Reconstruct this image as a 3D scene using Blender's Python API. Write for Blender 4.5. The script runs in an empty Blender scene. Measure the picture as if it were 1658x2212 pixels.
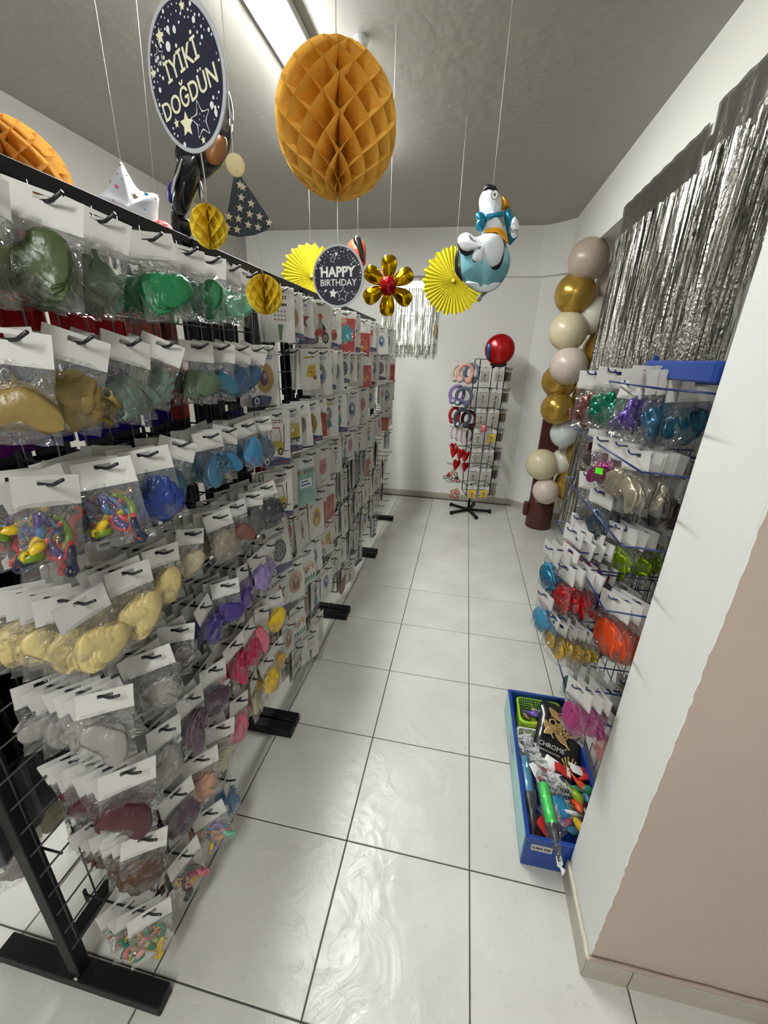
import bpy, math, random
import numpy as np
from mathutils import Matrix, Vector, noise
random.seed(7)
S = bpy.context.scene
COL = S.collection
PI = math.pi
# ------------------------------------------------------------------ camera
FPX = 874.4
YAW, PITCH, ROLL = -.180155, .364593, .0334332
CAM = Vector((-.1798056, -.938367, 1.6849845))
_f = Vector((math.sin(YAW)*math.cos(PITCH), math.cos(YAW)*math.cos(PITCH), -math.sin(PITCH)))
_r = Vector((math.cos(YAW), -math.sin(YAW), 0)); _u = _r.cross(_f)
RT = _r*math.cos(ROLL) + _u*math.sin(ROLL); UP = -_r*math.sin(ROLL) + _u*math.cos(ROLL); FW = _f
cd = bpy.data.cameras.new('camera'); cam = bpy.data.objects.new('camera', cd); COL.objects.link(cam)
cd.sensor_fit = 'VERTICAL'; cd.sensor_height = 24; cd.lens = FPX/2212*24; cd.clip_start = .02; cd.clip_end = 60
cam.matrix_world = Matrix(((RT.x, UP.x, -FW.x, CAM.x), (RT.y, UP.y, -FW.y, CAM.y), (RT.z, UP.z, -FW.z, CAM.z), (0, 0, 0, 1)))
S.camera = cam
# ------------------------------------------------------------------ world, exposure
w = bpy.data.worlds.new('world'); S.world = w; w.use_nodes = True
w.node_tree.nodes['Background'].inputs[0].default_value = (.85, .9, 1, 1)
w.node_tree.nodes['Background'].inputs[1].default_value = 1.2
S.view_settings.view_transform = 'Standard'; S.view_settings.look = 'None'; S.view_settings.gamma = 1
S.view_settings.use_curve_mapping = False
S.view_settings.exposure = .75
S.cycles.transparent_max_bounces = 26
S.cycles.max_bounces = 6
LAMP_MAIN, LAMP_REAR = 78, 66
# ------------------------------------------------------------------ helpers
def lin(c): return tuple((x/12.92 if x <= .04045 else ((x+.055)/1.055)**2.4) for x in c)
def rgb(r, g, b): return lin((r/255, g/255, b/255))
def ray(px, py): return FW + RT*((px-829)/FPX) - UP*((py-1106)/FPX)
def at(px, py, ax, val):                       # point of the room seen at a pixel, on the plane axis=val
    d = ray(px, py); t = (val-CAM[ax])/d[ax]; return CAM + d*t
def far(px, py, R): return CAM + ray(px, py).normalized()*R
_m = {}
def mat(name, color, rough=.5, metal=0, bump=0, bscale=40, var=0, vscale=8, alpha=None, spec=.5, trans=0, coat=0):
    if name in _m: return _m[name]
    m = bpy.data.materials.new(name); m.use_nodes = True; _m[name] = m
    nt = m.node_tree; b = nt.nodes['Principled BSDF']; L = nt.links.new
    b.inputs['Base Color'].default_value = (*color, 1); b.inputs['Roughness'].default_value = rough
    b.inputs['Metallic'].default_value = metal; b.inputs['Specular IOR Level'].default_value = spec
    b.inputs['Coat Weight'].default_value = coat
    tc = nt.nodes.new('ShaderNodeTexCoord')
    if var:
        n = nt.nodes.new('ShaderNodeTexNoise'); n.inputs['Scale'].default_value = vscale; n.inputs['Detail'].default_value = 4
        L(tc.outputs['Object'], n.inputs['Vector'])
        mx = nt.nodes.new('ShaderNodeMix'); mx.data_type = 'RGBA'
        mx.inputs['A'].default_value = (*[max(0, x*(1-var)) for x in color], 1)
        mx.inputs['B'].default_value = (*[min(1, x*(1+var)) for x in color], 1)
        L(n.outputs['Fac'], mx.inputs['Factor']); L(mx.outputs['Result'], b.inputs['Base Color'])
    if bump:
        n2 = nt.nodes.new('ShaderNodeTexNoise'); n2.inputs['Scale'].default_value = bscale; n2.inputs['Detail'].default_value = 5
        L(tc.outputs['Object'], n2.inputs['Vector'])
        bp = nt.nodes.new('ShaderNodeBump'); bp.inputs['Strength'].default_value = bump; bp.inputs['Distance'].default_value = .01
        L(n2.outputs['Fac'], bp.inputs['Height']); L(bp.outputs['Normal'], b.inputs['Normal'])
    if trans:
        b.inputs['Transmission Weight'].default_value = trans
    return m
def film(name, tint=(1, 1, 1), haze=.05, gloss=.1, scale=24):
    m = bpy.data.materials.new(name); m.use_nodes = True; nt = m.node_tree; nt.nodes.clear(); L = nt.links.new
    o = nt.nodes.new('ShaderNodeOutputMaterial'); tr = nt.nodes.new('ShaderNodeBsdfTransparent'); tr.inputs[0].default_value = (*tint, 1)
    gl = nt.nodes.new('ShaderNodeBsdfGlossy'); gl.inputs['Roughness'].default_value = .07
    df = nt.nodes.new('ShaderNodeBsdfDiffuse'); df.inputs[0].default_value = (.85, .87, .88, 1)
    tc = nt.nodes.new('ShaderNodeTexCoord')
    n = nt.nodes.new('ShaderNodeTexNoise'); n.inputs['Scale'].default_value = scale; n.inputs['Detail'].default_value = 2; n.inputs['Distortion'].default_value = 1.5
    L(tc.outputs['Object'], n.inputs['Vector'])
    bp = nt.nodes.new('ShaderNodeBump'); vo = nt.nodes.new('ShaderNodeTexVoronoi'); vo.feature = 'DISTANCE_TO_EDGE'; vo.inputs['Scale'].default_value = scale*.55
    va = nt.nodes.new('ShaderNodeMix'); va.data_type = 'RGBA'; va.inputs['Factor'].default_value = .12; L(tc.outputs['Object'], va.inputs['A']); L(n.outputs['Color'], va.inputs['B']); L(va.outputs['Result'], vo.inputs['Vector'])
    ad = nt.nodes.new('ShaderNodeMath'); ad.operation = 'MULTIPLY_ADD'; ad.inputs[1].default_value = 1.6; L(vo.outputs['Distance'], ad.inputs[0]); L(n.outputs['Fac'], ad.inputs[2])
    bp.inputs['Strength'].default_value = 1; bp.inputs['Distance'].default_value = .016
    L(ad.outputs[0], bp.inputs['Height'])
    L(bp.outputs['Normal'], gl.inputs['Normal'])
    lw = nt.nodes.new('ShaderNodeLayerWeight'); lw.inputs['Blend'].default_value = .22; L(bp.outputs['Normal'], lw.inputs['Normal'])
    mr = nt.nodes.new('ShaderNodeMapRange'); mr.inputs['To Min'].default_value = gloss*.6; mr.inputs['To Max'].default_value = .5
    L(lw.outputs['Fresnel'], mr.inputs['Value'])
    m1 = nt.nodes.new('ShaderNodeMixShader'); m1.inputs[0].default_value = haze; L(tr.outputs[0], m1.inputs[1]); L(df.outputs[0], m1.inputs[2])
    m2 = nt.nodes.new('ShaderNodeMixShader'); L(mr.outputs[0], m2.inputs[0]); L(m1.outputs[0], m2.inputs[1]); L(gl.outputs[0], m2.inputs[2])
    L(m2.outputs[0], o.inputs[0]); return m
def emis(name, c, s):
    m = bpy.data.materials.new(name); m.use_nodes = True; nt = m.node_tree; nt.nodes.clear()
    o = nt.nodes.new('ShaderNodeOutputMaterial'); e = nt.nodes.new('ShaderNodeEmission'); e.inputs[0].default_value = (*c, 1); e.inputs[1].default_value = s
    nt.links.new(e.outputs[0], o.inputs[0]); return m

class MB:
    """collects shapes for ONE mesh"""
    def __init__(s): s.v = []; s.f = []; s.m = []; s.sm = []
    def add(s, vs, fs, mi=0, smooth=False, M=None):
        k = len(s.v)
        s.v += [tuple(M @ Vector(p)) for p in vs] if M is not None else [tuple(p) for p in vs]
        for f in fs: s.f.append([i+k for i in f]); s.m.append(mi); s.sm.append(smooth)
        return s
    def box(s, a, b, mi=0, M=None):
        x0, y0, z0 = a; x1, y1, z1 = b
        vs = [(x0, y0, z0), (x1, y0, z0), (x1, y1, z0), (x0, y1, z0), (x0, y0, z1), (x1, y0, z1), (x1, y1, z1), (x0, y1, z1)]
        return s.add(vs, [(0, 3, 2, 1), (4, 5, 6, 7), (0, 1, 5, 4), (1, 2, 6, 5), (2, 3, 7, 6), (3, 0, 4, 7)], mi, False, M)
    def bbox(s, a, b, r=.003, mi=0, M=None):      # box with chamfered edges
        c = [(a[i]+b[i])/2 for i in range(3)]; h = [(b[i]-a[i])/2 for i in range(3)]; r = min(r, min(h)*.49)
        vs = []; idx = {}
        for sx in (-1, 1):
            for sy in (-1, 1):
                for sz in (-1, 1):
                    for ax in range(3):
                        p = [h[0]-r, h[1]-r, h[2]-r]; p[ax] = h[ax]
                        idx[(sx, sy, sz, ax)] = len(vs); vs.append((c[0]+sx*p[0], c[1]+sy*p[1], c[2]+sz*p[2]))
        fs = []
        def q(*k): fs.append([idx[i] for i in k])
        for g in (-1, 1):
            q((g, -1, -1, 0), (g, 1, -1, 0), (g, 1, 1, 0), (g, -1, 1, 0)); q((-1, g, -1, 1), (1, g, -1, 1), (1, g, 1, 1), (-1, g, 1, 1)); q((-1, -1, g, 2), (1, -1, g, 2), (1, 1, g, 2), (-1, 1, g, 2))
            for k in (-1, 1):
                q((g, k, -1, 0), (g, k, 1, 0), (g, k, 1, 1), (g, k, -1, 1)); q((g, -1, k, 0), (g, 1, k, 0), (g, 1, k, 2), (g, -1, k, 2)); q((-1, g, k, 1), (1, g, k, 1), (1, g, k, 2), (-1, g, k, 2))
        for sx in (-1, 1):
            for sy in (-1, 1):
                for sz in (-1, 1): q((sx, sy, sz, 0), (sx, sy, sz, 1), (sx, sy, sz, 2))
        return s.add(vs, fs, mi, False, M)
    def tube(s, pts, r, n=6, mi=0, smooth=True, cap=True, M=None):
        pts = [Vector(p) for p in pts]; vs = []; fs = []
        rr = r if isinstance(r, (list, tuple)) else [r]*len(pts)
        d0 = (pts[1]-pts[0]).normalized(); u = d0.orthogonal().normalized()
        for i, p in enumerate(pts):
            d = ((pts[min(i+1, len(pts)-1)]-pts[max(i-1, 0)])).normalized()
            u = (u-d*u.dot(d)).normalized(); v = d.cross(u)
            for k in range(n):
                a = 2*PI*k/n; vs.append(p+u*math.cos(a)*rr[i]+v*math.sin(a)*rr[i])
        for i in range(len(pts)-1):
            for k in range(n): fs.append((i*n+k, i*n+(k+1) % n, (i+1)*n+(k+1) % n, (i+1)*n+k))
        if cap: fs.append(tuple(range(n-1, -1, -1))); fs.append(tuple((len(pts)-1)*n+k for k in range(n)))
        return s.add(vs, fs, mi, smooth, M)
    def lathe(s, prof, n=20, mi=0, smooth=True, M=None):     # prof: (r, z)
        vs = []; fs = []
        for r, z in prof:
            for k in range(n): a = 2*PI*k/n; vs.append((r*math.cos(a), r*math.sin(a), z))
        for i in range(len(prof)-1):
            for k in range(n): fs.append((i*n+k, i*n+(k+1) % n, (i+1)*n+(k+1) % n, (i+1)*n+k))
        fs.append(tuple(range(n-1, -1, -1))); fs.append(tuple((len(prof)-1)*n+k for k in range(n)))
        return s.add(vs, fs, mi, smooth, M)
    def ell(s, c, r, nu=16, nv=10, mi=0, fn=None, M=None):
        vs = []; fs = []
        for j in range(nv+1):
            t = PI*j/nv
            for i in range(nu):
                a = 2*PI*i/nu; n = Vector((math.sin(t)*math.cos(a), math.sin(t)*math.sin(a), math.cos(t)))
                k = fn(n) if fn else 1
                vs.append((c[0]+n.x*r[0]*k, c[1]+n.y*r[1]*k, c[2]+n.z*r[2]*k))
        for j in range(nv):
            for i in range(nu): fs.append((j*nu+i, (j+1)*nu+i, (j+1)*nu+(i+1) % nu, j*nu+(i+1) % nu))
        return s.add(vs, fs, mi, True, M)
    def poly(s, pts, y=0, mi=0, M=None):          # flat print in the local XZ plane, facing -Y
        return s.add([(p[0], y, p[1]) for p in pts], [tuple(range(len(pts)))], mi, False, M)
    def disc(s, cx, cz, rx, rz=None, y=0, n=16, mi=0, M=None):
        rz = rz or rx
        return s.poly([(cx+rx*math.cos(2*PI*k/n), cz+rz*math.sin(2*PI*k/n)) for k in range(n)], y, mi, M)
    def star(s, cx, cz, r, rot=0, y=0, mi=0, k=.45, M=None):
        p = [(cx+(r if i % 2 == 0 else r*k)*math.sin(rot+PI*i/5), cz+(r if i % 2 == 0 else r*k)*math.cos(rot+PI*i/5)) for i in range(10)]
        kk = [(cx, y, cz)]+[(a, y, b) for a, b in p]
        return s.add(kk, [(0, i+1, (i+1) % 10+1) for i in range(10)], mi, False, M)
    def ring(s, pts, wd, y=0, mi=0):              # closed outline as a flat band
        c = (sum(p[0] for p in pts)/len(pts), sum(p[1] for p in pts)/len(pts)); n = len(pts)
        inn = []
        for p in pts:
            d = math.hypot(p[0]-c[0], p[1]-c[1]); f = max(0, (d-wd))/d; inn.append((c[0]+(p[0]-c[0])*f, c[1]+(p[1]-c[1])*f))
        vs = [(p[0], y, p[1]) for p in pts]+[(p[0], y, p[1]) for p in inn]
        return s.add(vs, [(i, (i+1) % n, n+(i+1) % n, n+i) for i in range(n)], mi)
    def foil(s, outline, depth, c=None, rings=8, mi=0, crinkle=.02, seed=0, M=None, power=.5):
        """inflated foil shape from a star-shaped outline in XZ; puffs along Y"""
        n = len(outline)
        c = c or (sum(p[0] for p in outline)/n, sum(p[1] for p in outline)/n)
        vs = []; fs = []
        R = max(math.hypot(p[0]-c[0], p[1]-c[1]) for p in outline)
        for side in (-1, 1):
            k0 = len(vs)
            for j in range(rings+1):
                t = 1-(1-j/rings)**1.6 if j < rings else 1
                t = j/rings
                tt = math.sin(t*PI/2)
                for i, p in enumerate(outline):
                    x = c[0]+(p[0]-c[0])*tt; z = c[1]+(p[1]-c[1])*tt
                    rl = math.hypot(p[0]-c[0], p[1]-c[1])/R
                    h = depth*(max(0, 1-tt*tt))**power*(.75+.25*rl if tt > .3 else 1)
                    if crinkle and .5 < tt < .999:
                        h += depth*crinkle*6*(tt-.5)*noise.noise(Vector((i*1.7+seed, tt*3, side*5)))
                    vs.append((x, side*h, z))
            for j in range(rings):
                for i in range(n):
                    a, b, c2, d = k0+j*n+i, k0+j*n+(i+1) % n, k0+(j+1)*n+(i+1) % n, k0+(j+1)*n+i
                    fs.append((a, b, c2, d) if side < 0 else (d, c2, b, a))
        return s.add(vs, fs, mi, True, M)
    def mesh(s, name, mats):
        me = bpy.data.meshes.new(name); me.from_pydata(s.v, [], s.f)
        for m in mats: me.materials.append(m)
        me.polygons.foreach_set('material_index', s.m); me.polygons.foreach_set('use_smooth', s.sm); me.update(); return me
    def build(s, name, mats, parent=None, loc=(0, 0, 0), rot=(0, 0, 0)):
        if not isinstance(mats, (list, tuple)): mats = [mats]
        return put(name, s.mesh(name, mats), parent, loc, rot)
def put(name, me, parent=None, loc=(0, 0, 0), rot=(0, 0, 0)):
    o = bpy.data.objects.new(name, me); COL.objects.link(o)
    if parent is not None: o.parent = parent
    o.location = loc; o.rotation_euler = rot; return o
def tag(o, label=None, cat=None, group=None, kind=None):
    if label: o['label'] = label
    if cat: o['category'] = cat
    if group: o['group'] = group
    if kind: o['kind'] = kind
    return o
def empty(name, loc, rot=(0, 0, 0), label=None, cat=None, group=None):
    o = bpy.data.objects.new(name, None); COL.objects.link(o); o.location = loc; o.rotation_euler = rot; o.empty_display_size = .02
    return tag(o, label, cat, group)
def struct(o): o['kind'] = 'structure'; return o
ORD = ['first', 'second', 'third', 'fourth', 'fifth', 'sixth', 'seventh', 'eighth', 'ninth', 'tenth', 'eleventh']
def text_mesh(body, size, name='lettering', extrude=.0002, align='CENTER', bold=0, shear=0):
    c = bpy.data.curves.new(name, 'FONT'); c.body = body; c.size = size; c.align_x = align; c.align_y = 'CENTER'; c.extrude = extrude; c.offset = bold; c.shear = shear
    c.resolution_u = 3
    o = bpy.data.objects.new(name, c); COL.objects.link(o)
    me = bpy.data.meshes.new_from_object(o.evaluated_get(bpy.context.evaluated_depsgraph_get()))
    bpy.data.objects.remove(o); return me
def put_text(body, size, m, parent, loc, rz=0, bold=0, tilt=0, name='lettering', shear=0):
    me = text_mesh(body, size, name, bold=bold, shear=shear); me.materials.clear(); me.materials.append(m)
    M = Matrix.Rotation(PI/2, 4, 'X') @ Matrix.Rotation(tilt, 4, 'Z'); me.transform(M)
    return put(name, me, parent, loc, (0, 0, rz))

# ------------------------------------------------------------------ materials
def plaster(name, col, b=.25):
    m = mat(name, col, .75, bump=b, bscale=14, var=.06, vscale=1.3); return m
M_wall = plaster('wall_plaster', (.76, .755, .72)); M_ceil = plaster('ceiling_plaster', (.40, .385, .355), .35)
M_white = plaster('white_wall_paint', (.74, .75, .72), .15)
M_pink = mat('dusty_pink_wall_paint', rgb(176, 160, 150), .55, bump=.15, bscale=9, var=.1, vscale=2.2)
M_black = mat('black_powder_coat', (.003, .003, .0035), .5, spec=.25)
M_bwire = mat('black_wire', (.012, .012, .013), .35)
M_blue = mat('blue_powder_coat', (.006, .04, .24), .35)
M_bluew = mat('dark_blue_wire', (.006, .018, .10), .35)
M_card = mat('white_card', (.56, .545, .52), .45, var=.05, vscale=30)
M_string = mat('white_string', (.75, .73, .68), .8)
M_grout = mat('dark_grout', rgb(70, 66, 62), .9)
def tile_material():
    m = bpy.data.materials.new('floor_tile_glaze'); m.use_nodes = True; nt = m.node_tree; L = nt.links.new; b = nt.nodes['Principled BSDF']
    g = nt.nodes.new('ShaderNodeNewGeometry')
    n = nt.nodes.new('ShaderNodeTexNoise'); n.inputs['Scale'].default_value = 3; n.inputs['Detail'].default_value = 8; L(g.outputs['Position'], n.inputs['Vector'])
    cr = nt.nodes.new('ShaderNodeValToRGB'); e = cr.color_ramp.elements
    e[0].position = .3; e[0].color = (.49, .48, .44, 1); e[1].position = .72; e[1].color = (.60, .59, .55, 1); L(n.outputs['Fac'], cr.inputs[0])
    L(cr.outputs[0], b.inputs['Base Color'])
    n3 = nt.nodes.new('ShaderNodeTexNoise'); n3.inputs['Scale'].default_value = 40; L(g.outputs['Position'], n3.inputs['Vector'])
    mr = nt.nodes.new('ShaderNodeMapRange'); mr.inputs['To Min'].default_value = .22; mr.inputs['To Max'].default_value = .38; L(n3.outputs['Fac'], mr.inputs['Value']); L(mr.outputs[0], b.inputs['Roughness'])
    n2 = nt.nodes.new('ShaderNodeTexNoise'); n2.inputs['Scale'].default_value = 7; n2.inputs['Detail'].default_value = 6; n2.inputs['Distortion'].default_value = 1.2; L(g.outputs['Position'], n2.inputs['Vector'])
    # thin vein-like ridges of the slate-look relief
    n4 = nt.nodes.new('ShaderNodeTexNoise'); n4.inputs['Scale'].default_value = 3; n4.inputs['Detail'].default_value = 7; n4.inputs['Roughness'].default_value = .65; n4.inputs['Distortion'].default_value = 1.5; L(g.outputs['Position'], n4.inputs['Vector'])
    s1 = nt.nodes.new('ShaderNodeMath'); s1.operation = 'SUBTRACT'; s1.inputs[1].default_value = .5; L(n4.outputs['Fac'], s1.inputs[0])
    s2 = nt.nodes.new('ShaderNodeMath'); s2.operation = 'ABSOLUTE'; L(s1.outputs[0], s2.inputs[0])
    s3 = nt.nodes.new('ShaderNodeMapRange'); s3.inputs['From Max'].default_value = .006; s3.inputs['To Min'].default_value = .10; s3.inputs['To Max'].default_value = 0; L(s2.outputs[0], s3.inputs['Value'])
    ad = nt.nodes.new('ShaderNodeMath'); ad.operation = 'ADD'; L(n2.outputs['Fac'], ad.inputs[0]); L(s3.outputs[0], ad.inputs[1])
    bp = nt.nodes.new('ShaderNodeBump'); bp.inputs['Strength'].default_value = .34; bp.inputs['Distance'].default_value = .02; L(ad.outputs[0], bp.inputs['Height']); L(bp.outputs[0], b.inputs['Normal'])
    return m
M_tile = tile_material()
M_skirt = mat('skirting_tile_glaze', rgb(168, 162, 148), .35, var=.12, vscale=5, bump=.1)

# ------------------------------------------------------------------ setting
X0, X1, Y0, Y1, H = -2.8, 2.3, -3.2, 4.10, 2.97
fl = struct(MB().box((X0-.1, Y0-.1, -.06), (X1+.1, Y1+.1, -.003)).build('floor', M_grout))
T = .45
def tile_mesh():
    h = T/2-.0022; b = .0018
    m = MB(); vs = [(-h, -h, -.006), (h, -h, -.006), (h, h, -.006), (-h, h, -.006), (-h, -h, -b), (h, -h, -b), (h, h, -b), (-h, h, -b), (-h+b, -h+b, 0), (h-b, -h+b, 0), (h-b, h-b, 0), (-h+b, h-b, 0)]
    m.add(vs, [(0, 1, 5, 4), (1, 2, 6, 5), (2, 3, 7, 6), (3, 0, 4, 7), (4, 5, 9, 8), (5, 6, 10, 9), (6, 7, 11, 10), (7, 4, 8, 11), (8, 9, 10, 11)])
    return m.mesh('floor_tile', [M_tile])
tm = tile_mesh()
for i in range(-7, 6):
    for j in range(-8, 10):
        cx, cy = (i+.5)*T, (j+.5)*T
        if cx-T/2 < X0-.4 or cy+T/2 > Y1+.3: continue
        put('floor_tile', tm, fl, (cx, cy, 0), (0, 0, 0))
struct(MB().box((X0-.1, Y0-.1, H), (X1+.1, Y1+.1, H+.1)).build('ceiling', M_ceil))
struct(MB().box((X0-.1, Y0, 0), (X0, Y1, H)).build('wall_left', plaster('dimmed_wall_plaster', (.40, .385, .35))))  # plaster colour darkened to hold back the lamp light on this side
WB = struct(MB().box((X0, Y1, 0), (-1.10, Y1+.12, H)).box((-.60, Y1, 0), (.49, Y1+.12, H)).box((-1.10, Y1, 0), (-.60, Y1+.12, 1.80)).box((-1.10, Y1, 2.46), (-.60, Y1+.12, H)).build('wall_back', M_wall))
# beam band along the back, chamfered end, and beam along the right
def prism(pts, z0, z1):
    n = len(pts); m = MB()
    vs = [(x, y, z0) for x, y in pts]+[(x, y, z1) for x, y in pts]
    return m.add(vs, [tuple(range(n-1, -1, -1)), tuple(range(n, 2*n))]+[(i, (i+1) % n, n+(i+1) % n, n+i) for i in range(n)])
struct(prism([(X0, Y1-.03), (.44, Y1-.03), (.52, 4.035), (.60, 3.97), (.70, 3.86), (.95, 3.86), (.95, Y1+.02), (X0, Y1+.02)], 2.52, H).build('trim_1', M_wall))
struct(prism([(.70, .05), (.98, .05), (.98, 3.87), (.70, 3.87)], 2.57, H).build('trim_2', plaster('brightened_beam_plaster', (.80, .79, .74))))  # plaster colour lightened in place of light from further lamps
# angled wall beyond the opening
struct(prism([(.49, Y1), (X1, 2.72), (X1, 2.9), (.49, Y1+.12)], 0, H).build('wall_corner', M_wall))
struct(MB().box((X1, Y0, 0), (X1+.1, Y1, H)).build('wall_right', M_wall))
struct(MB().box((X0, Y0-.1, 0), (X1, Y0, H)).build('wall_front', M_wall))
# wall end beside the aisle: white side face, pink front face
def wall_end():
    m = MB(); x0, x1, y0, y1 = .332, X1, -.19, .05
    vs = [(x0, y0, 0), (x1, y0, 0), (x1, y1, 0), (x0, y1, 0), (x0, y0, H), (x1, y0, H), (x1, y1, H), (x0, y1, H)]
    m.add(vs, [(0, 1, 5, 4)], 1); m.add(vs, [(3, 7, 6, 2), (0, 4, 7, 3)], 0)
    o = struct(m.build('wall_end', [M_white, M_pink]))
    # ragged strip of white paint that laps onto the pink face
    s = MB(); n = 150; vs = []; fs = []
    for i in range(n+1):
        z = .09+(H-.1)*i/n; wd = .004+.0015*noise.noise(Vector((z*9, 0, 0)))+random.uniform(-.0018, .003)
        vs += [(x0-.0004, y0-.0008, z), (x0+max(.001, wd), y0-.0008, z)]
    for i in range(n): fs.append((2*i, 2*i+1, 2*i+3, 2*i+2))
    s.add(vs, fs); s.build('paint_edge', M_white, o)
    return o
wall_end()
# skirting tiles, each a piece
def skirting(name, p0, p1, n_off, h=.075, L=.45, th=.011, first=.3):
    root = MB(); d = Vector((p1[0]-p0[0], p1[1]-p0[1], 0)); ln = d.length; d.normalize(); nrm = Vector((n_off[0], n_off[1], 0)).normalized()
    ang = math.atan2(d.y, d.x)
    par = struct(empty(name, (p0[0], p0[1], 0)))
    s = 0; k = first
    while s < ln-.01:
        e = min(ln, k)
        M = Matrix.Identity(4); a = d*s; b = d*e
        m = MB(); t = nrm*th
        vs = [a+t, b+t, b, a]; g = .0015
        a2, b2 = d*(s+g), d*(e-g)
        pts = [a2+t, b2+t, b2, a2]
        zz = Vector((0, 0, h)); z1 = Vector((0, 0, h-.004))
        vv = pts+[pts[0]+z1, pts[1]+z1, pts[2]+zz, pts[3]+zz, pts[0]-nrm*.004+zz, pts[1]-nrm*.004+zz]
        m.add(vv, [(0, 1, 5, 4), (4, 5, 9, 8), (8, 9, 6, 7), (1, 2, 6, 9), (1, 9, 5), (3, 0, 8, 7), (0, 4, 8)])
        m.build('skirting_tile', M_skirt, par); s = e; k = e+L
    m = MB(); t = nrm*th*.6
    m.add([Vector((0, 0, 0))+t, d*ln+t, d*ln+t+Vector((0, 0, h-.003)), t+Vector((0, 0, h-.003))], [(0, 1, 2, 3)]); m.build('grout', M_grout, par)
skirting('baseboard_back', (X0, Y1), (.49, Y1), (0, -1), first=.12)
skirting('baseboard_corner', (.49, Y1), (X1, 2.72), (-.6, -.8), first=.06)
skirting('baseboard_right', (.332, .05), (.332, -.201), (-1, 0), h=.085, first=.4, th=.012)
skirting('baseboard_front', (.321, -.19), (X1, -.19), (0, -1), h=.085, first=.125, th=.012)
skirting('baseboard_left', (X0, -3.2), (X0, Y1), (1, 0))
# dirty sealant ridge on top of the white side skirting
m = MB(); pts = [(.3255, .05-.25*i/12, .087+.002*math.sin(i*2.1)) for i in range(13)]
m.tube(pts, [.006+.002*random.random() for _ in pts], 6)
struct(m.build('trim_3', mat('dirty_sealant', rgb(186, 180, 164), .7, var=.6, vscale=30)))
m = MB(); pts = [(.33+.1*i, -.197, .089+.0015*math.sin(i*2.7)) for i in range(20)]
m.tube(pts, [.0055+.002*random.random() for _ in pts], 6)
struct(m.build('trim_4', mat('grey_sealant', rgb(160, 146, 136), .7, var=.2, vscale=30)))

# ------------------------------------------------------------------ lamps
def ceiling_lamp(loc, L, power, label):
    t = empty('fluorescent_lamp', loc, (0, 0, 0), label, 'lamp')
    h = L/2
    MB().bbox((-.088, -h, -.03), (.088, h, 0), .006).build('housing', mat('lamp_housing', (.6, .6, .58), .5), t)
    MB().bbox((-.055, -h+.01, -.056), (.055, h-.01, -.031), .01).build('diffuser', emis('lamp_glow_'+str(power), (.98, 1, .975), power), t)
    return t
ceiling_lamp((-1.07, 1.45, H-.001), 1.9, LAMP_MAIN, 'long fluorescent ceiling lamp glowing above the black racks')
ceiling_lamp((-.35, -2.1, H-.001), 1.5, LAMP_REAR, 'second fluorescent ceiling lamp behind the viewpoint')

# ------------------------------------------------------------------ window with grille and foil fringe
def window():
    root = struct(empty('window_1', (-.85, Y1, 1.80)))
    fr = mat('grey_window_frame', (.35, .34, .31), .5)
    m = MB(); x0, x1, z0, z1 = -.25, .25, 0, .66
    for a, b in (((x0, .02, z0), (x1, .07, z0+.03)), ((x0, .02, z1-.03), (x1, .07, z1)), ((x0, .02, z0+.03), (x0+.03, .07, z1-.03)), ((x1-.03, .02, z0+.03), (x1, .07, z1-.03))): m.box(a, b)
    m.build('window_frame', fr, root)
    MB().box((x0+.03, .04, z0+.03), (x1-.03, .046, z1-.03)).build('pane', film('window_glass', haze=.0, gloss=.04), root)
    MB().box((x0-.1, .25, -.1), (x1+.1, .27, z1+.1)).build('outdoor_brightness', emis('overcast_daylight', (.95, 1, .98), 1.25), root)
    g = MB()
    for k in range(9):
        z = -.06+.78*k/8; g.tube([(-.3, -.045, z), (.295, -.045, z)], .003, 5) if k in (0, 1, 4, 7, 8) else None
    for k in range(9): x = -.3+.595*k/8; g.tube([(x, -.045, -.06), (x, -.045, .72)], .003, 5)
    for z in (-.03, .69):
        for x in (-.28, .28): g.tube([(x, -.045, z), (x, .0, z)], .004, 5)
    gr = g.build('window_grille', mat('rusty_grille', rgb(112, 104, 92), .6, metal=.3), root)
    MB().bbox((.262, -.055, .12), (.292, -.04, .24), .003).build('latch', mat('brass_latch', rgb(140, 118, 80), .4, metal=.6), root)
window()

def strips(width, length, n, wid, seed=0, twist=1.0, layers=2, seg=18, sway=.004, jit=.06):
    rnd = random.Random(seed); m = MB()
    for l in range(layers):
        for i in range(n):
            x = width*(i+rnd.uniform(.1, .9))/n; ph = rnd.uniform(0, 6); tw = rnd.uniform(.2, 1)*twist; L = length*(1-rnd.uniform(0, jit)); wv = wid*rnd.uniform(.6, 1.25)
            vs = []; fs = []; dx = rnd.uniform(-sway, sway)*6
            kink = [rnd.uniform(-.5, .5) for _ in range(seg+1)]
            for k in range(seg+1):
                t = k/seg; a = ph+tw*math.sin(t*5+ph)*1.1+kink[k]*.7*twist
                cx = x+dx*t*t+sway*math.sin(t*7+ph); cy = l*.008+sway*math.cos(t*6+ph)*1.5
                c, s_ = math.cos(a)*wv/2, math.sin(a)*wv/2
                vs += [(cx-c, cy-s_, -L*t), (cx+c, cy+s_, -L*t)]
            for k in range(seg): fs.append((2*k, 2*k+1, 2*k+3, 2*k+2))
            m.add(vs, fs)
    return m
M_foil = mat('silver_foil', (.52, .505, .47), .2, metal=1, bump=.5, bscale=70)
M_foilw = mat('bright_silver_foil', (.85, .85, .8), .25, metal=1, bump=.3, bscale=90)
def see_foil(name, col, a):
    m = mat(name, col, .25, metal=1, bump=.3, bscale=60); m.node_tree.nodes['Principled BSDF'].inputs['Alpha'].default_value = a; return m
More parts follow.
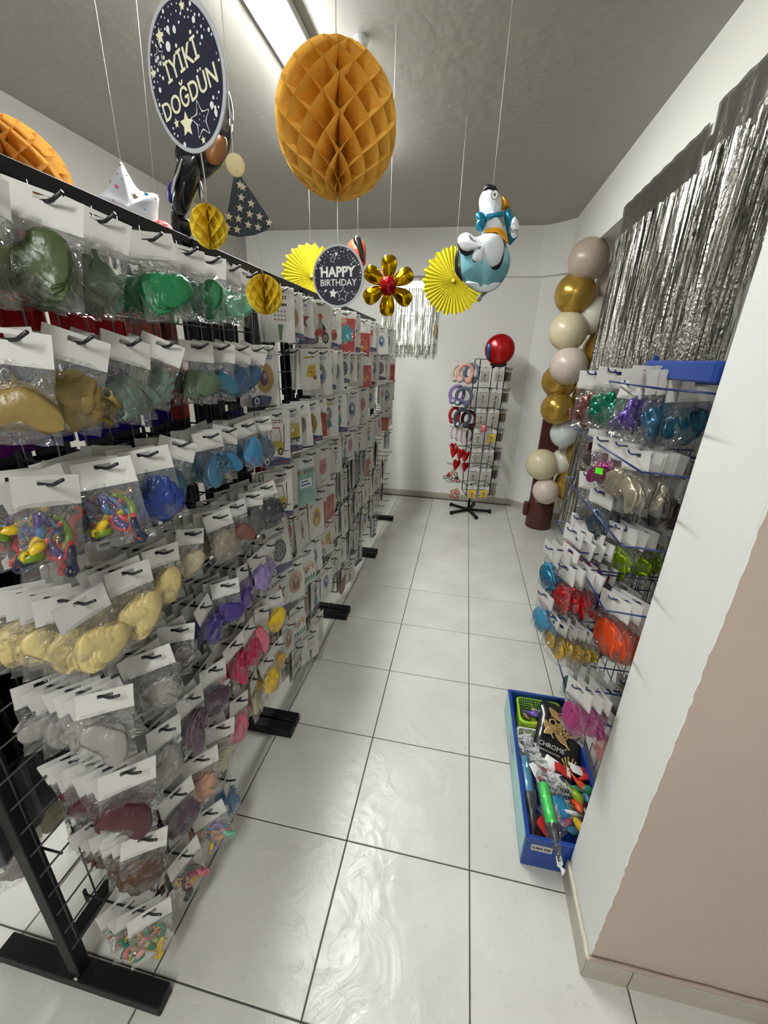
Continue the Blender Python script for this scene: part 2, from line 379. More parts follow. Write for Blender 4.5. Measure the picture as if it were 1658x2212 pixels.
t = empty('foil_fringe', (-1.18, Y1-.07, 2.47), (0, 0, 0), 'silver foil fringe hanging over the small back wall window', 'foil curtain')
MB().box((0, -.004, -.07), (.60, .0, 0)).build('header_band', M_foilw, t)
tag(strips(.60, .70, 46, .013, 3, .8, 2, 12, .003, .12).build('fringe_strips', M_foilw, t, (0, -.004, -.06)), kind='stuff')
# big foil curtain closing the opening on the right
def curtain(y0, y1, ztop, zbot, seed, label, x=.70, n=110):
    # local X runs towards the camera (-Y)
    wd = y1-y0
    t = empty('foil_curtain', (x, y1, ztop), (0, 0, -PI/2), label, 'foil curtain')
    h = MB(); nx = 26
    vs = []; fs = []
    for i in range(nx+1):
        a = wd*i/nx; yy = .0035*math.sin(i*1.9+seed)
        vs += [(a, yy-.012, 0), (a, yy*1.8-.010, -.09), (a, yy*2.5-.009, -.20)]
    for i in range(nx):
        for k in range(2): fs.append((3*i+k, 3*i+3+k, 3*i+4+k, 3*i+1+k))
    h.add(vs, fs, 0, True); h.build('header_band', see_foil('grey_foil_header', (.36, .345, .32), .93), t)
    tag(strips(wd, ztop-zbot-.17, n, .011, seed, 1.0, 2, 26, .005).build('fringe_strips', M_foil, t, (0, -.014, -.17)), kind='stuff')
curtain(1.36, 2.36, 2.615, .42, 1, 'far half of the long silver foil fringe curtain, next to the balloon column')
curtain(.30, 1.33, 2.66, .42, 2, 'near half of the long silver foil fringe curtain, behind the white wall end')

# ------------------------------------------------------------------ black wire racks
XP = -1.048
def rack(y0, y1, label, hooks, rear=()):
    """hooks: list of (y, z, length)"""
    t = empty('display_rack', (XP, y0, 0), (0, 0, 0), label, 'display rack', 'black wire display racks in a row')
    W = y1-y0
    for yy in (.02, W-.02):
        pst = MB().bbox((-.058, yy-.0175, .03), (-.022, yy+.0175, 2.0), .002).build('post', M_black, t)
        fb = MB().bbox((-.30, yy-.026, .004), (.225, yy+.026, .048), .003).build('foot_bar', M_black, t)
        m = MB()
        m.lathe([(0, 0), (.006, 0), (.006, .004), (0, .004)], 8, M=Matrix.Translation((.012-.03, yy-.0265, .075)) @ Matrix.Rotation(PI/2, 4, 'X'))
        m.build('bolt', mat('zinc_bolt', (.5, .5, .48), .35, metal=1), pst)
    MB().bbox((-.058, 0, 1.985), (-.022, W, 2.018), .002).build('top_rail', M_black, t)
    MB().bbox((-.058, .03, .155), (-.026, W-.03, .185), .002).build('bottom_rail', M_black, t)
    v = MB().tube([(0, 0, .2), (0, 0, 1.985)], .0022, 5).mesh('vertical_wire', [M_bwire])
    hz = MB().tube([(0, .0, 0), (0, W, 0)], .0026, 5).mesh('cross_wire', [M_bwire])
    n = int(W/.075)
    for k in range(n+1): put('vertical_wire', v, t, (-.004, .02+(W-.04)*k/n, 0))
    k = 0; z = .21
    while z < 1.98: put('cross_wire', hz, t, (0, 0, z)); z += .0775
    hm = {}
    for y, z, L in hooks:
        key = round(L, 2)
        if key not in hm:
            m = MB(); m.tube([(0, 0, 0), (L-.028, 0, 0), (L-.022, 0, .001), (L, 0, .012)], .0032, 6)
            m.box((-.004, -.004, -.03), (.001, .004, .02)); hm[key] = m.mesh('hook', [M_bwire])
        put('hook', hm[key], t, (0, y-y0, z-.008))
    rh = MB(); rh.tube([(0, 0, 0), (-.17, 0, 0), (-.19, 0, .012)], .003, 6); rm = rh.mesh('hook', [M_bwire])
    for y, z in rear: put('hook', rm, t, (0, y-y0, z-.008))
    return t
ROWS = [1.905, 1.70, 1.475, 1.24, 1.012, .782, .55, .318]

SIZES = dict(n=(.088, .048, .112), b=(.100, .052, .128), s=(.074, .042, .105), t=(.052, .036, .10))   # width, header, pouch
# --- header cards, pouches and their rubber contents: shared meshes
def header_mesh(w, h, hole=True, skew=0):
    m = MB(); hw = w/2; sx = .014; z0, z1 = -h+.012, .012; th = .0006
    xs = [-hw, -sx, sx, hw]; zs = [z0, -.0045, .0045, z1]
    for side in (-1, 1):
        vs = [(x, side*(th+(.001 if abs(x) == hw else 0)), z) for z in zs for x in xs]
        fs = []
        for j in range(3):
            for i in range(3):
                if i == 1 and j == 1: continue
                f = (j*4+i, j*4+i+1, (j+1)*4+i+1, (j+1)*4+i); fs.append(f if side < 0 else f[::-1])
        m.add(vs, fs)
    return m.mesh('header_card', [M_card])
M_film = film('clear_film', haze=.02, gloss=.07)
M_film2 = film('clear_film_crisp', haze=.03, gloss=.12, scale=16)
def pouch_mesh(w, h, top, seed, bulge=.013, fm=None):
    m = MB(); nx, nz = 8, 10; rnd = random.Random(seed)
    for side in (-1, 1):
        vs = []; fs = []
        for j in range(nz+1):
            v = j/nz
            for i in range(nx+1):
                u = i/nx*2-1
                prof = math.sin(min(1, v*1.25)*PI*.5)**1.5*(1-max(0, v-.86)/.14)
                d = bulge*math.sqrt(max(0, 1-u*u))*prof
                nn = noise.noise(Vector((u*2.2+seed*3, v*4.4, side*3)))
                edge = (1-abs(u)**4)*(.25+.75*v)
                wv = w/2*(1-.08*math.sin(v*PI)+.03*v)
                vs.append((u*wv+.003*noise.noise(Vector((v*5, seed, side))), side*(d+.0008)+nn*.009*edge, -top-h*v+.004*noise.noise(Vector((u*3, seed*2, 0)))*v))
        for j in range(nz):
            for i in range(nx):
                f = (j*(nx+1)+i, (j+1)*(nx+1)+i, (j+1)*(nx+1)+i+1, j*(nx+1)+i+1); fs.append(f if side < 0 else f[::-1])
        m.add(vs, fs, 0, True)
    return m.mesh('pouch', [fm or M_film])
def limp(m, L, W, th, M, mi, rnd, fold, neck=True):
    """one flattened rubber balloon: pear body, neck and rolled rim"""
    prof = [(0, .02), (.08, .45), (.22, .85), (.42, 1), (.6, .85), (.74, .45), (.82, .22), (.96, .18), (.975, .27), (1, .25)]
    if not neck: prof = [(0, .02), (.04, .5), (.15, .85), (.35, 1), (.6, .97), (.8, .8), (.93, .5), (1, .02)]
    vs = []; fs = []; n = 8
    for t, wv in prof:
        for k in range(n):
            a = 2*PI*k/n; x = math.cos(a)*W/2*wv; y = math.sin(a)*th*(.35+.65*wv)
            y += fold*math.sin(x/W*5+t*4)*(wv)+fold*.9*math.sin(t*6)
            vs.append((x, y, (.5-t)*L))
    for i in range(len(prof)-1):
        for k in range(n): fs.append((i*n+k, i*n+(k+1) % n, (i+1)*n+(k+1) % n, (i+1)*n+k))
    m.add(vs, fs, mi, True, M)
def rubber_mesh(seed, kind='mix', multi=None):
    rnd = random.Random(seed); m = MB()
    if kind in ('mix', 'multi', 'loose'):
        if kind == 'mix':
            m.ell((0, .001, 0), (.036, .010, .031), 14, 10, 0, lambda n: 1+.16*math.sin(7*n.x+seed)*math.cos(6*n.z)+.1*noise.noise(n*2.5+Vector((seed, 0, 0))))
        for k in range(9 if kind != 'multi' else 13):
            a = rnd.uniform(0, 2*PI); rx = rnd.uniform(.004, .02)
            M = Matrix.Translation((math.cos(a)*rx*1.2, rnd.choice((-1, 1))*rnd.uniform(.003, .010), math.sin(a)*rx)) @ Matrix.Rotation(rnd.uniform(0, 2*PI), 4, 'Y') @ Matrix.Rotation(rnd.uniform(-.35, .35), 4, 'X')
            thin = kind == 'multi'
            if thin:
                a0 = rnd.uniform(0, 6.28); cv = rnd.uniform(30, 75)*rnd.choice((-1, 1)); L_ = rnd.uniform(.05, .075); px_, pz_ = rnd.uniform(-.02, .02), rnd.uniform(-.022, .022); yy = rnd.uniform(.002, .011)*rnd.choice((-1, 1)); P_ = []
                for i in range(10):
                    P_.append((px_, yy+.002*math.sin(i), pz_)); a0 += cv*L_/10*.9; px_ += math.cos(a0)*L_/10; pz_ += math.sin(a0)*L_/10
                    if abs(px_) > .034 or abs(pz_) > .036: a0 += 1.3
                m.tube(P_, [.0035, .0058, .0065, .0066, .0062, .005, .0036, .0026, .0024, .0036], 7, k % 6); continue
            limp(m, rnd.uniform(.05, .066) if thin else rnd.uniform(.042, .056), rnd.uniform(.011, .016) if thin else rnd.uniform(.022, .034), rnd.uniform(.003, .0055), M, (k % 6 if thin else 0), rnd, rnd.uniform(.002, .005))
    elif kind == 'bundle':
        def fn(n):
            u = n.x*(1.3-.3*seed)+n.z*(.5+.4*seed)+.25*noise.noise(n*2+Vector((seed, 3, 1)))
            return .90+.19*abs(math.sin(9*u+2.4*math.sin(3*n.z+seed)))**.7+.2*noise.noise(n*1.7+Vector((seed*2.3, 1, 0)))+.07*noise.noise(n*6)
        m.ell((0, 0, 0), (.041, .0145, .038), 48, 30, 0, fn)
        for k in range(2):
            M = Matrix.Translation((rnd.uniform(-.02, .02), rnd.uniform(.004, .011)*rnd.choice((-1, 1)), rnd.uniform(-.02, .03))) @ Matrix.Rotation(rnd.uniform(-1, 1), 4, 'Y')
            limp(m, .045, .026, .004, M, 0, rnd, .003)
    elif kind == 'stack':
        m.ell((0, .001, .002), (.034, .008, .028), 16, 10, 0, lambda n: 1+.2*noise.noise(n*2+Vector((seed, 0, 0))))
        a0 = rnd.uniform(-.9, .9)
        for side in (-1, 1):
            for k in range(6):
                off = (k-2.5)*.0075
                M = Matrix.Translation((off*math.cos(a0), side*(.0135-.0016*k), off*math.sin(a0)*.6)) @ Matrix.Rotation(a0+rnd.uniform(-.18, .18)+k*.2, 4, 'Y') @ Matrix.Rotation(side*.12, 4, 'X')
                limp(m, .066, .044, .0042, M, 0, rnd, .0026, False)
        for k in range(3):
            M = Matrix.Translation((rnd.uniform(-.025, .025), -.015, rnd.uniform(-.03, .03))) @ Matrix.Rotation(rnd.uniform(0, 6.28), 4, 'Y')
            m.tube([M @ Vector((.0062*math.cos(2*PI*i/9), 0, .008*math.sin(2*PI*i/9))) for i in range(10)], .0019, 5)
            m.tube([M @ Vector((0, .0, -.006)), M @ Vector((.002, .004, -.016)), M @ Vector((0, .010, -.026))], [.0052, .004, .006], 7)
    elif kind == 'rings':
        for k in range(12):
            M = Matrix.Translation((rnd.uniform(-.026, .026), rnd.uniform(-.009, .009), rnd.uniform(-.03, .03))) @ Matrix.Rotation(rnd.uniform(0, 6.28), 4, 'Y')
            limp(m, .05, .018, .004, M, 0, rnd, .003)
        for k in range(5):
            M = Matrix.Translation((rnd.uniform(-.02, .02), -.012, rnd.uniform(-.02, .02)))
            m.tube([(.007*math.cos(2*PI*i/10), 0, .009*math.sin(2*PI*i/10)) for i in range(11)], .0022, 5, M=M)
    return m
C = dict(olive=rgb(84, 98, 62), sage=rgb(98, 116, 92), green=rgb(30, 130, 78), forest=rgb(20, 92, 66), mint=rgb(128, 206, 170), lime=rgb(120, 150, 30),
         khaki=rgb(150, 128, 68), eucal=rgb(112, 132, 120), teal=rgb(48, 104, 128), denim=rgb(62, 98, 136), royal=rgb(30, 58, 140), steel=rgb(64, 112, 142), sky=rgb(72, 140, 190),
         slate=rgb(84, 104, 122), cream=rgb(226, 206, 140), sand=rgb(205, 190, 160), taupe=rgb(150, 138, 122), rosewood=rgb(140, 92, 86), grey=rgb(100, 98, 98), char=rgb(58, 58, 62),
         clear=rgb(165, 158, 155), mauve=rgb(108, 84, 98), violet=rgb(70, 48, 134), purple=rgb(102, 76, 168), lilac=rgb(166, 140, 206), wine=rgb(84, 34, 46), plum=rgb(84, 58, 76),
         peach=rgb(226, 172, 140), blush=rgb(216, 160, 160), pink=rgb(236, 116, 138), hot=rgb(204, 32, 84), yellow=rgb(240, 200, 40), ivory=rgb(216, 204, 176), brown=rgb(84, 56, 42), red=rgb(222, 50, 56),
         orange=rgb(244, 84, 30), gold=rgb(222, 176, 60), magenta=rgb(180, 60, 128), aqua=rgb(60, 160, 204), jade=rgb(36, 140, 108), navy=rgb(34, 42, 70), salmon=rgb(232, 130, 128), chromelime=rgb(150, 180, 20))
C = {k: tuple(x*.66 for x in v) for k, v in C.items()}
def latex(cn, chrome=False):
    if chrome: return mat('chrome_rubber_'+cn, C[cn], .25, metal=.65)
    return mat('rubber_'+cn, C[cn], .34, var=.18, vscale=35, bump=.35, bscale=55)
MULTI = ['red', 'yellow', 'lime', 'navy', 'sky', 'violet']; PASTEL = ['blush', 'yellow', 'lilac', 'mint', 'sky', 'peach']; DARKM = ['hot', 'wine', 'forest', 'pink', 'navy', 'gold']; BRIGHT = ['yellow', 'blush', 'jade', 'yellow', 'salmon', 'jade']
HEAD = {}; POUCH = {}
for key, (wv, hv, pv) in SIZES.items():
    HEAD[key] = [header_mesh(wv, hv)]
    POUCH[key] = [pouch_mesh(wv*1.04, pv, hv-.02, sd, .015, M_film if sd % 2 else M_film2) for sd in range(4)]
RUB = {}
for k in ('mix', 'bundle', 'rings', 'stack'):
    RUB[k] = [rubber_mesh(sd, k).mesh('balloons', [latex('red')]) for sd in range(3)]
for nm, lst in (('multi', MULTI), ('pastel', PASTEL), ('darkm', DARKM), ('bright', BRIGHT)):
    RUB[nm] = [rubber_mesh(sd+11, 'multi').mesh('balloons', [latex(c) for c in lst]) for sd in range(2)]
CNAME = dict(olive='olive green', sage='sage green', green='bright green', forest='dark green', mint='mint green', lime='lime green', khaki='khaki', eucal='grey-green', teal='teal blue', denim='denim blue', royal='royal blue',
             steel='steel blue', sky='sky blue', slate='slate blue', cream='cream', sand='beige', taupe='taupe', rosewood='rosewood', grey='grey', char='charcoal', clear='translucent grey', mauve='mauve', violet='dark violet',
             purple='purple', lilac='lilac', wine='burgundy', plum='plum', peach='peach', blush='blush pink', pink='pink', hot='hot pink', yellow='yellow', ivory='ivory', brown='brown', red='red', orange='orange', gold='golden',
             magenta='magenta', aqua='light blue', jade='jade green', navy='navy', salmon='salmon pink', chromelime='metallic lime', multi='multicoloured', pastel='pastel mixed', darkm='dark pink mixed', bright='bright mixed')
_cnt = 0
def bag(loc, rot, cn, size='n', label='', group=None, kind=None, chrome=False, rs=1.0, sticker=False):
    global _cnt; _cnt += 1
    t = empty('balloon_bag', loc, rot, label, 'bag of balloons', group)
    t.rotation_mode = 'XYZ'
    put('header_card', HEAD[size][0], t)
    wv, hv, pv = SIZES[size]
    p = put('pouch', POUCH[size][_cnt % 4], t)
    multi = cn in ('multi', 'pastel', 'darkm', 'bright')
    kind = cn if multi else (kind or ('stack', 'mix', 'bundle', 'stack', 'stack', 'mix')[_cnt % 6])
    me = RUB[kind][_cnt % len(RUB[kind])]
    sc = wv/.088*rs
    o = put('balloons', me, t, (0, 0, -(hv-.02)-pv*.58), (0, random.uniform(-.7, .7) if kind != 'bundle' else random.uniform(-.25, .25), 0 if _cnt % 2 else PI))
    o.scale = (sc*.98, sc*.85, sc*1.02); o['kind'] = 'stuff'
    if not multi:
        o.material_slots[0].link = 'OBJECT'; o.material_slots[0].material = latex(cn, chrome)
    if sticker:
        MB().box((-.012, -.0165, -.008), (.012, -.0155, .008)).build('price_sticker', mat('green_sticker', rgb(90, 230, 40), .5), t, (.01, 0, -(hv-.02)-pv*.5))
    return t
# near rack: plan[row] = per hook (y, colour, count, size)
Y8 = [-.40, -.285, -.18, -.07, .05, .145, .25, .345]
plan = [
 [('olive', 3, 'b'), ('olive', 3, 'b'), ('sage', 3, 'b'), ('green', 3, 'b'), ('forest', 3, 'n'), ('green', 3, 'n'), ('mint', 3, 'n'), ('mint', 2, 'n')],
 [('khaki', 2, 'b'), ('khaki', 3, 'b'), ('eucal', 3, 'b'), ('eucal', 2, 'n'), ('sage', 2, 'n'), ('teal', 2, 'n'), ('denim', 2, 'n'), ('denim', 2, 'n')],
 [('multi', 4, 'b'), ('multi', 4, 'b'), ('royal', 4, 'b'), ('steel', 3, 'n'), ('steel', 3, 'n'), ('sky', 4, 'n'), ('sky', 3, 'n'), ('slate', 3, 'n')],
 [('cream', 6, 'b'), ('cream', 6, 'b'), ('cream', 6, 'n'), ('sand', 4, 's'), ('taupe', 4, 'n'), ('rosewood', 4, 'n'), ('grey', 4, 'n'), ('char', 4, 'n')],
 [('clear', 7, 'b'), ('clear', 8, 'b'), ('clear', 7, 'n'), ('violet', 6, 'n'), ('violet', 5, 'n'), ('purple', 5, 'n'), ('lilac', 5, 'n'), ('lilac', 5, 'n')],
 [('wine', 8, 'b'), ('clear', 7, 'n'), ('mauve', 7, 'n'), ('plum', 5, 'n'), ('hot', 5, 'n'), ('hot', 4, 'n'), ('pink', 4, 'n'), ('yellow', 4, 'n')],
 [('brown', 6, 'n'), ('plum', 5, 'n'), ('peach', 4, 'b'), ('ivory', 3, 'n'), ('pink', 3, 'n'), ('ivory', 3, 'n'), ('yellow', 2, 'n'), ('gold', 2, 's')],
 [('bright', 4, 'n'), ('darkm', 4, 'n'), ('pastel', 3, 'n'), ('sky', 2, 's'), None, None, None, None],
]
# extra row of short low hooks
RW = ['top', 'second', 'third', 'fourth', 'fifth', 'sixth', 'seventh', 'lowest']
hooks1 = []
rnd = random.Random(5)
def hookful(y, z, cn, cnt, size, row, col, L=.205, rackname='near black rack', yaw=None, lowmix=None):
    cname = CNAME[cn]
    base = rnd.uniform(-12, 12)
    yw = (64 if row > 1 else 56)+(col*4 if row > 3 else 0)+base if yaw is None else yaw
    sp = min(.031, (L-.045)/max(1, cnt))
    for k in range(cnt):
        x = XP+L-.035-k*sp
        rz = math.radians(yw+rnd.uniform(-12, 12)+(rnd.uniform(-14, 14) if k == 0 else 0))
        rx = math.radians(rnd.uniform(-5, 5)+(-7 if k == 0 else 0)); ry = math.radians(rnd.uniform(-12, 12)+(rnd.uniform(-4, 12) if k == 0 else 0)+(6 if row in (0, 1) else 0))
        pos = f'{ORD[col]} hook, {RW[row]} row, {rackname}'
        if k == 0: lb, g = f'{cname} balloons in clear bag, frontmost on {pos}', None
        else: lb, g = f'{cname} balloon bag, {ORD[k]} from front, {ORD[col]} hook, {RW[row]} row, near rack', f'{cname} bags behind the front one, {pos}'
        bag((x, y, z-.004), (rx, ry, rz), cn, size, lb, g, sticker=False, rs=1.12 if row < 4 else 1.05).scale = (1.14,)*3 if row > 4 else (1, 1, 1)
for r, row in enumerate(plan):
    for c, it in enumerate(row):
        if not it: continue
        y, z = Y8[c]+rnd.uniform(-.006, .006), ROWS[r]
        if r == 7: y = [-.445, -.31, -.19, -.08, .04][c]
        L = .228
        hooks1.append((y, z, L)); hookful(y, z, it[0], it[1], it[2], r, c, L)
# lowest hooks with the bright mixed bags
for c, (y, z, cn, n) in enumerate([(-.40, .16, 'bright', 3)]):
    pass
hooks1 += [(-.28, 1.905-.0, .12)]
REAR = [(-.46, .52), (-.36, .56), (-.28, .40), (-.16, .50), (-.06, .42)]
rack(-.514, .40, 'near black wire display rack full of bagged balloons', hooks1, REAR)

# ------------------------------------------------------------------ foil balloon packets on the other racks
M_pcard = mat('packet_card', (.62, .605, .57), .35, var=.04, vscale=20)
M_edge = mat('packet_edge_brown', rgb(88, 70, 62), .6)
M_navy = mat('print_navy', rgb(44, 50, 104), .4); M_ink = mat('print_black', rgb(26, 26, 30), .4); M_pw = mat('print_white', (.68, .68, .66), .4)
def ink(n, r, g, b): return mat('print_'+n, tuple(x*.62 for x in rgb(r, g, b)), .4)
I = dict(k=M_ink, w=M_pw, n=M_navy, r=ink('red', 196, 44, 40), y=ink('yellow', 228, 200, 50), g=ink('green', 90, 150, 70), b=ink('blue', 60, 96, 170), t=ink('teal', 60, 160, 170), o=ink('orange', 226, 130, 50),
         p=ink('pink', 222, 150, 165), v=ink('purple', 116, 60, 110), s=ink('silver', 160, 165, 170), m=ink('mint', 150, 200, 190), c=ink('skin', 222, 176, 140), e=ink('beige', 190, 176, 150), u=ink('brown', 140, 84, 60), gd=ink('gold', 200, 160, 70))
KEYS = list(I.keys()); MATS = [I[k] for k in KEYS]; ix = {k: i for i, k in enumerate(KEYS)}
PW, PH = .128, .208
def packet_card(w=PW, h=PH):
    m = MB(); hw = w/2
    m.bbox((-hw, -.0012, -h+.015), (hw, .0012, .015), .0006)
    # hang slot
    m.box((-.014, -.0016, -.003), (.014, -.0012, .003), 1)
    # gusset of the folded foil behind the card
    m.bbox((-hw+.006, .0012, -h+.02), (hw-.006, .0045, -.01), .001, 2)
    return m.mesh('card', [M_pcard, M_ink, M_edge])
def wave(m, cn='n', w=PW, h=PH):
    z0 = -h+.016; hw = w/2-.001
    pts = [(-hw, z0), (hw, z0), (hw, z0+.024)]+[(hw-2*hw*t, z0+.024+.012*math.sin(t*PI*1.2-.3)*t*1.3+.010*t) for t in (.2, .4, .6, .8, 1)]
    m.poly(pts, -.0016, ix[cn]); m.disc(-hw+.024, z0+.018, .011, .013, -.0019, 12, ix['w']); m.disc(-hw+.024, z0+.018, .006, .008, -.0021, 10, ix['n'])
    for k in range(4): m.poly([(hw-.05+k*.011, z0+.008), (hw-.043+k*.011, z0+.008), (hw-.043+k*.011, z0+.014), (hw-.05+k*.011, z0+.014)], -.0019, ix['r'])
def bar(m, cn, x0, x1, z0, z1, y=-.0016): m.poly([(x0, z0), (x1, z0), (x1, z1), (x0, z1)], y, ix[cn])
Z = -.095
def design(n):
    m = MB(); y = -.0017
    def D(cx, cz, rx, rz, c, yy=0): m.disc(cx, Z+cz, rx, rz, y-yy*.0002, 16, ix[c])
    def B(x0, x1, z0, z1, c, yy=0): bar(m, c, x0, x1, Z+z0, Z+z1, y-yy*.0002)
    def P(pts, c, yy=0): m.poly([(a, Z+b) for a, b in pts], y-yy*.0002, ix[c])
    def title(c): B(-.035, .03, .066, .078, c); B(-.05, -.04, .066, .078, 'r'); [B(-.03+k*.012, -.022+k*.012, .069, .075, 'w', 1) for k in range(5)]
    if n == 'round':
        D(0, .0, .040, .052, 'gd'); D(-.004, .0, .018, .026, 'v', 1); D(.0, .008, .008, .01, 'p', 2); B(-.001, .001, -.075, -.05, 'k'); title('n'); wave(m)
    elif n == 'bike':
        for x in (-.03, .032): D(x, -.04, .021, .024, 'k'); D(x, -.04, .013, .015, 's', 1); D(x, -.04, .005, .006, 'r', 2)
        P([(-.03, -.03), (.01, -.035), (.03, -.012), (.016, .006), (-.022, -.006)], 'r', 2); P([(-.012, .0), (.018, .0), (.014, .034), (-.004, .04)], 's', 3); D(.004, .045, .012, .014, 'r', 4); P([(-.018, .012), (-.004, .03), (-.028, .0)], 'u', 4); P([(.018, .02), (.036, -.0), (.03, -.02), (.014, .0)], 'k', 2); B(-.04, .045, -.083, -.079, 'k')
    elif n == 'star':
        m.star(0, Z+.012, .045, 0, y, ix['u'], .42); m.star(0, Z+.012, .03, 0, y-.0002, ix['r'], .42); B(-.0015, .0015, -.075, -.02, 'r'); title('n'); wave(m)
    elif n == 'wheel':
        D(0, .0, .040, .048, 'k'); D(0, .0, .030, .036, 's', 1); D(0, 0, .024, .03, 'k', 2)
        for k in range(7): a = k*2*PI/7; D(.015*math.cos(a), .019*math.sin(a), .0048, .0058, 's', 3)
        D(0, 0, .006, .007, 's', 3); B(-.0015, .0015, -.072, -.045, 'k'); title('n'); wave(m)
    elif n == 'truck':
        P([(-.05, -.03), (-.05, .004), (-.028, .004), (-.028, -.03)], 'r', 1); B(-.047, -.034, -.012, .0, 'w', 2); B(-.028, .05, -.03, .022, 'y', 1); P([(-.055, .045), (.045, .032), (.05, .022), (-.052, .034)], 'y', 2)
        B(-.05, .05, -.04, -.03, 'k', 2); B(0, .02, .0, .014, 'w', 3)
        for x in (-.038, -.002, .034): D(x, -.042, .009, .011, 'k', 3); D(x, -.042, .004, .005, 's', 4)
        title('k'); wave(m)
    elif n == 'lift':
        P([(-.03, -.04), (.03, -.04), (.034, -.008), (.01, .0), (-.03, -.006)], 'y', 1); m.ring([(-.024, Z-.01), (-.02, Z+.05), (.018, Z+.05), (.026, Z-.006)], .006, y, ix['r']); B(.034, .038, -.042, .06, 'k'); B(.034, .056, -.044, -.04, 'k')
        for x in (-.018, .02): D(x, -.043, .013, .015, 'k', 2); D(x, -.043, .006, .007, 'y', 3)
        title('u'); wave(m)
    elif n == 'zebra':
        D(0, .01, .034, .042, 's')
        for k in range(6): P([(-.03+k*.002, .036-k*.011), (.03-k*.003, .042-k*.012), (.028-k*.003, .037-k*.012), (-.006, .032-k*.011)], 'k', 1)
        m.ring([(.034*math.cos(a*PI/8), Z+.01+.042*math.sin(a*PI/8)) for a in range(16)], .003, y-.0004, ix['k']); B(-.001, .001, -.06, -.03, 'k')
    elif n == 'limbs':
        D(0, .016, .032, .042, 'r'); P([(-.018, -.014), (.018, -.014), (.008, -.05), (-.008, -.05)], 'r', 1); D(-.010, .028, .006, .012, 'p', 2)
        for s in (-1, 1): P([(s*.006, -.03), (s*.034, -.022), (s*.036, -.030), (s*.008, -.044)], 'r', 2); P([(s*.004, -.044), (s*.030, -.060), (s*.034, -.052), (s*.012, -.040)], 'u', 2)
        B(-.045, .02, .068, .078, 'y'); B(-.04, .015, .070, .074, 'k', 1); B(-.05, .05, .059, .063, 'u'); D(.045, .072, .009, .01, 'r', 1)
    elif n == 'owl':
        D(0, .0, .027, .034, 'c'); P([(-.03, .012), (.03, .012), (.03, .045), (.018, .052), (-.018, .052), (-.03, .045)], 'r', 2); [D(x, -.002, .010, .011, 'w', 3) for x in (-.012, .012)]; [D(x, -.002, .004, .005, 'k', 4) for x in (-.012, .012)]
        D(0, -.017, .003, .003, 'r', 3); P([(-.014, -.036), (.014, -.036), (.004, -.066), (-.004, -.066)], 's', 2); title('n'); wave(m)
    elif n == 'pair':
        D(-.012, .03, .022, .022, 'r'); D(-.016, .032, .008, .01, 'w', 1); D(.014, -.026, .022, .028, 'r'); D(.01, -.03, .01, .01, 'u', 1); B(-.001, .001, -.004, .01, 'k'); title('n'); wave(m)
    elif n == 'bottle':
        P([(-.022, .0), (.0, .042), (.016, .02), (.02, -.04), (-.016, -.04)], 's'); P([(-.01, -.02), (.012, -.02), (.012, .02), (-.006, .02)], 'r', 1); D(.0, .045, .012, .01, 'g', 2); B(-.035, .03, .066, .076, 'g'); m.ring([(-.026, Z-.02), (-.03, Z+.02), (-.024, Z-.05), (0, Z-.06)], .003, y, ix['g'])
    elif n == 'cheese':
        P([(-.036, -.026), (-.02, .026), (.03, .036), (.036, -.01), (.012, -.036)], 'y'); [D(x, z, .005, .006, 'o', 1) for x, z in ((-.012, .0), (.01, .014), (.016, -.014))]; P([(.01, -.036), (.034, -.02), (.038, -.04), (.026, -.05)], 'r', 2); B(-.045, .03, .066, .075, 'gd'); D(-.0, -.004, .006, .004, 'u', 2)
    elif n == 'fish':
        D(0, .022, .022, .034, 's'); P([(-.012, -.01), (.012, -.01), (.02, -.05), (.006, -.045), (-.004, -.055), (-.018, -.048)], 't', 1); D(-.006, .03, .006, .009, 'w', 2); B(-.04, .03, .066, .076, 'y')
    elif n == 'teal':
        B(-.06, .06, -.09, .075, 'r'); P([(-.055, -.03), (-.02, -.03), (.01, -.055), (.02, -.03), (.05, -.034), (.04, .0), (.056, .02), (.03, .03), (.02, .05), (-.01, .034), (-.04, .045), (-.055, .02)], 't', 1); D(-.02, .062, .03, .016, 'c', 2)
    elif n == 'figure':
        D(0, .03, .022, .026, 'c'); D(0, .042, .024, .016, 'b', 1); P([(-.02, .006), (.02, .006), (.026, -.044), (-.026, -.044)], 't', 1); P([(-.034, -.02), (-.018, .0), (-.022, -.03)], 'b', 2); [D(x, -.052, .008, .008, 'k', 2) for x in (-.01, .01)]; title('n'); wave(m)
    elif n == 'redpack':
        B(-.062, .062, -.11, .03, 'r'); P([(-.03, -.09), (.05, -.06), (.02, .0), (-.04, -.01)], 'o', 1); D(.01, -.03, .018, .022, 'r', 2); D(.02, .0, .006, .006, 'k', 3)
    elif n == 'face':
        D(0, .0, .032, .036, 'k'); D(0, -.004, .025, .028, 'w', 1); [D(x, .002, .005, .007, 'k', 2) for x in (-.01, .01)]; D(0, -.012, .006, .004, 'k', 2); P([(-.012, -.03), (.012, -.03), (.008, -.05), (-.008, -.05)], 'p', 2); title('s'); wave(m)
    elif n == 'ovalpic':
        D(0, -.0, .048, .060, 'e'); D(0, -.0, .043, .055, 'c', 1); P([(-.02, -.04), (.02, -.044), (.026, .01), (.0, .04), (-.024, .012)], 'u', 2); D(.002, .012, .012, .018, 'e', 3); B(-.05, .0, .068, .074, 'k')
    elif n == 'letters':
        for k, c in enumerate('gogoyo'):
            x = -.048+k*.018; z = -.02+.012*math.sin(k*2)
            P([(x, z), (x+.014, z+.002), (x+.012, z+.034), (x+.004, z+.036), (x-.002, z+.02)], c, 1); D(x+.006, z+.02, .003, .004, 'w', 2)
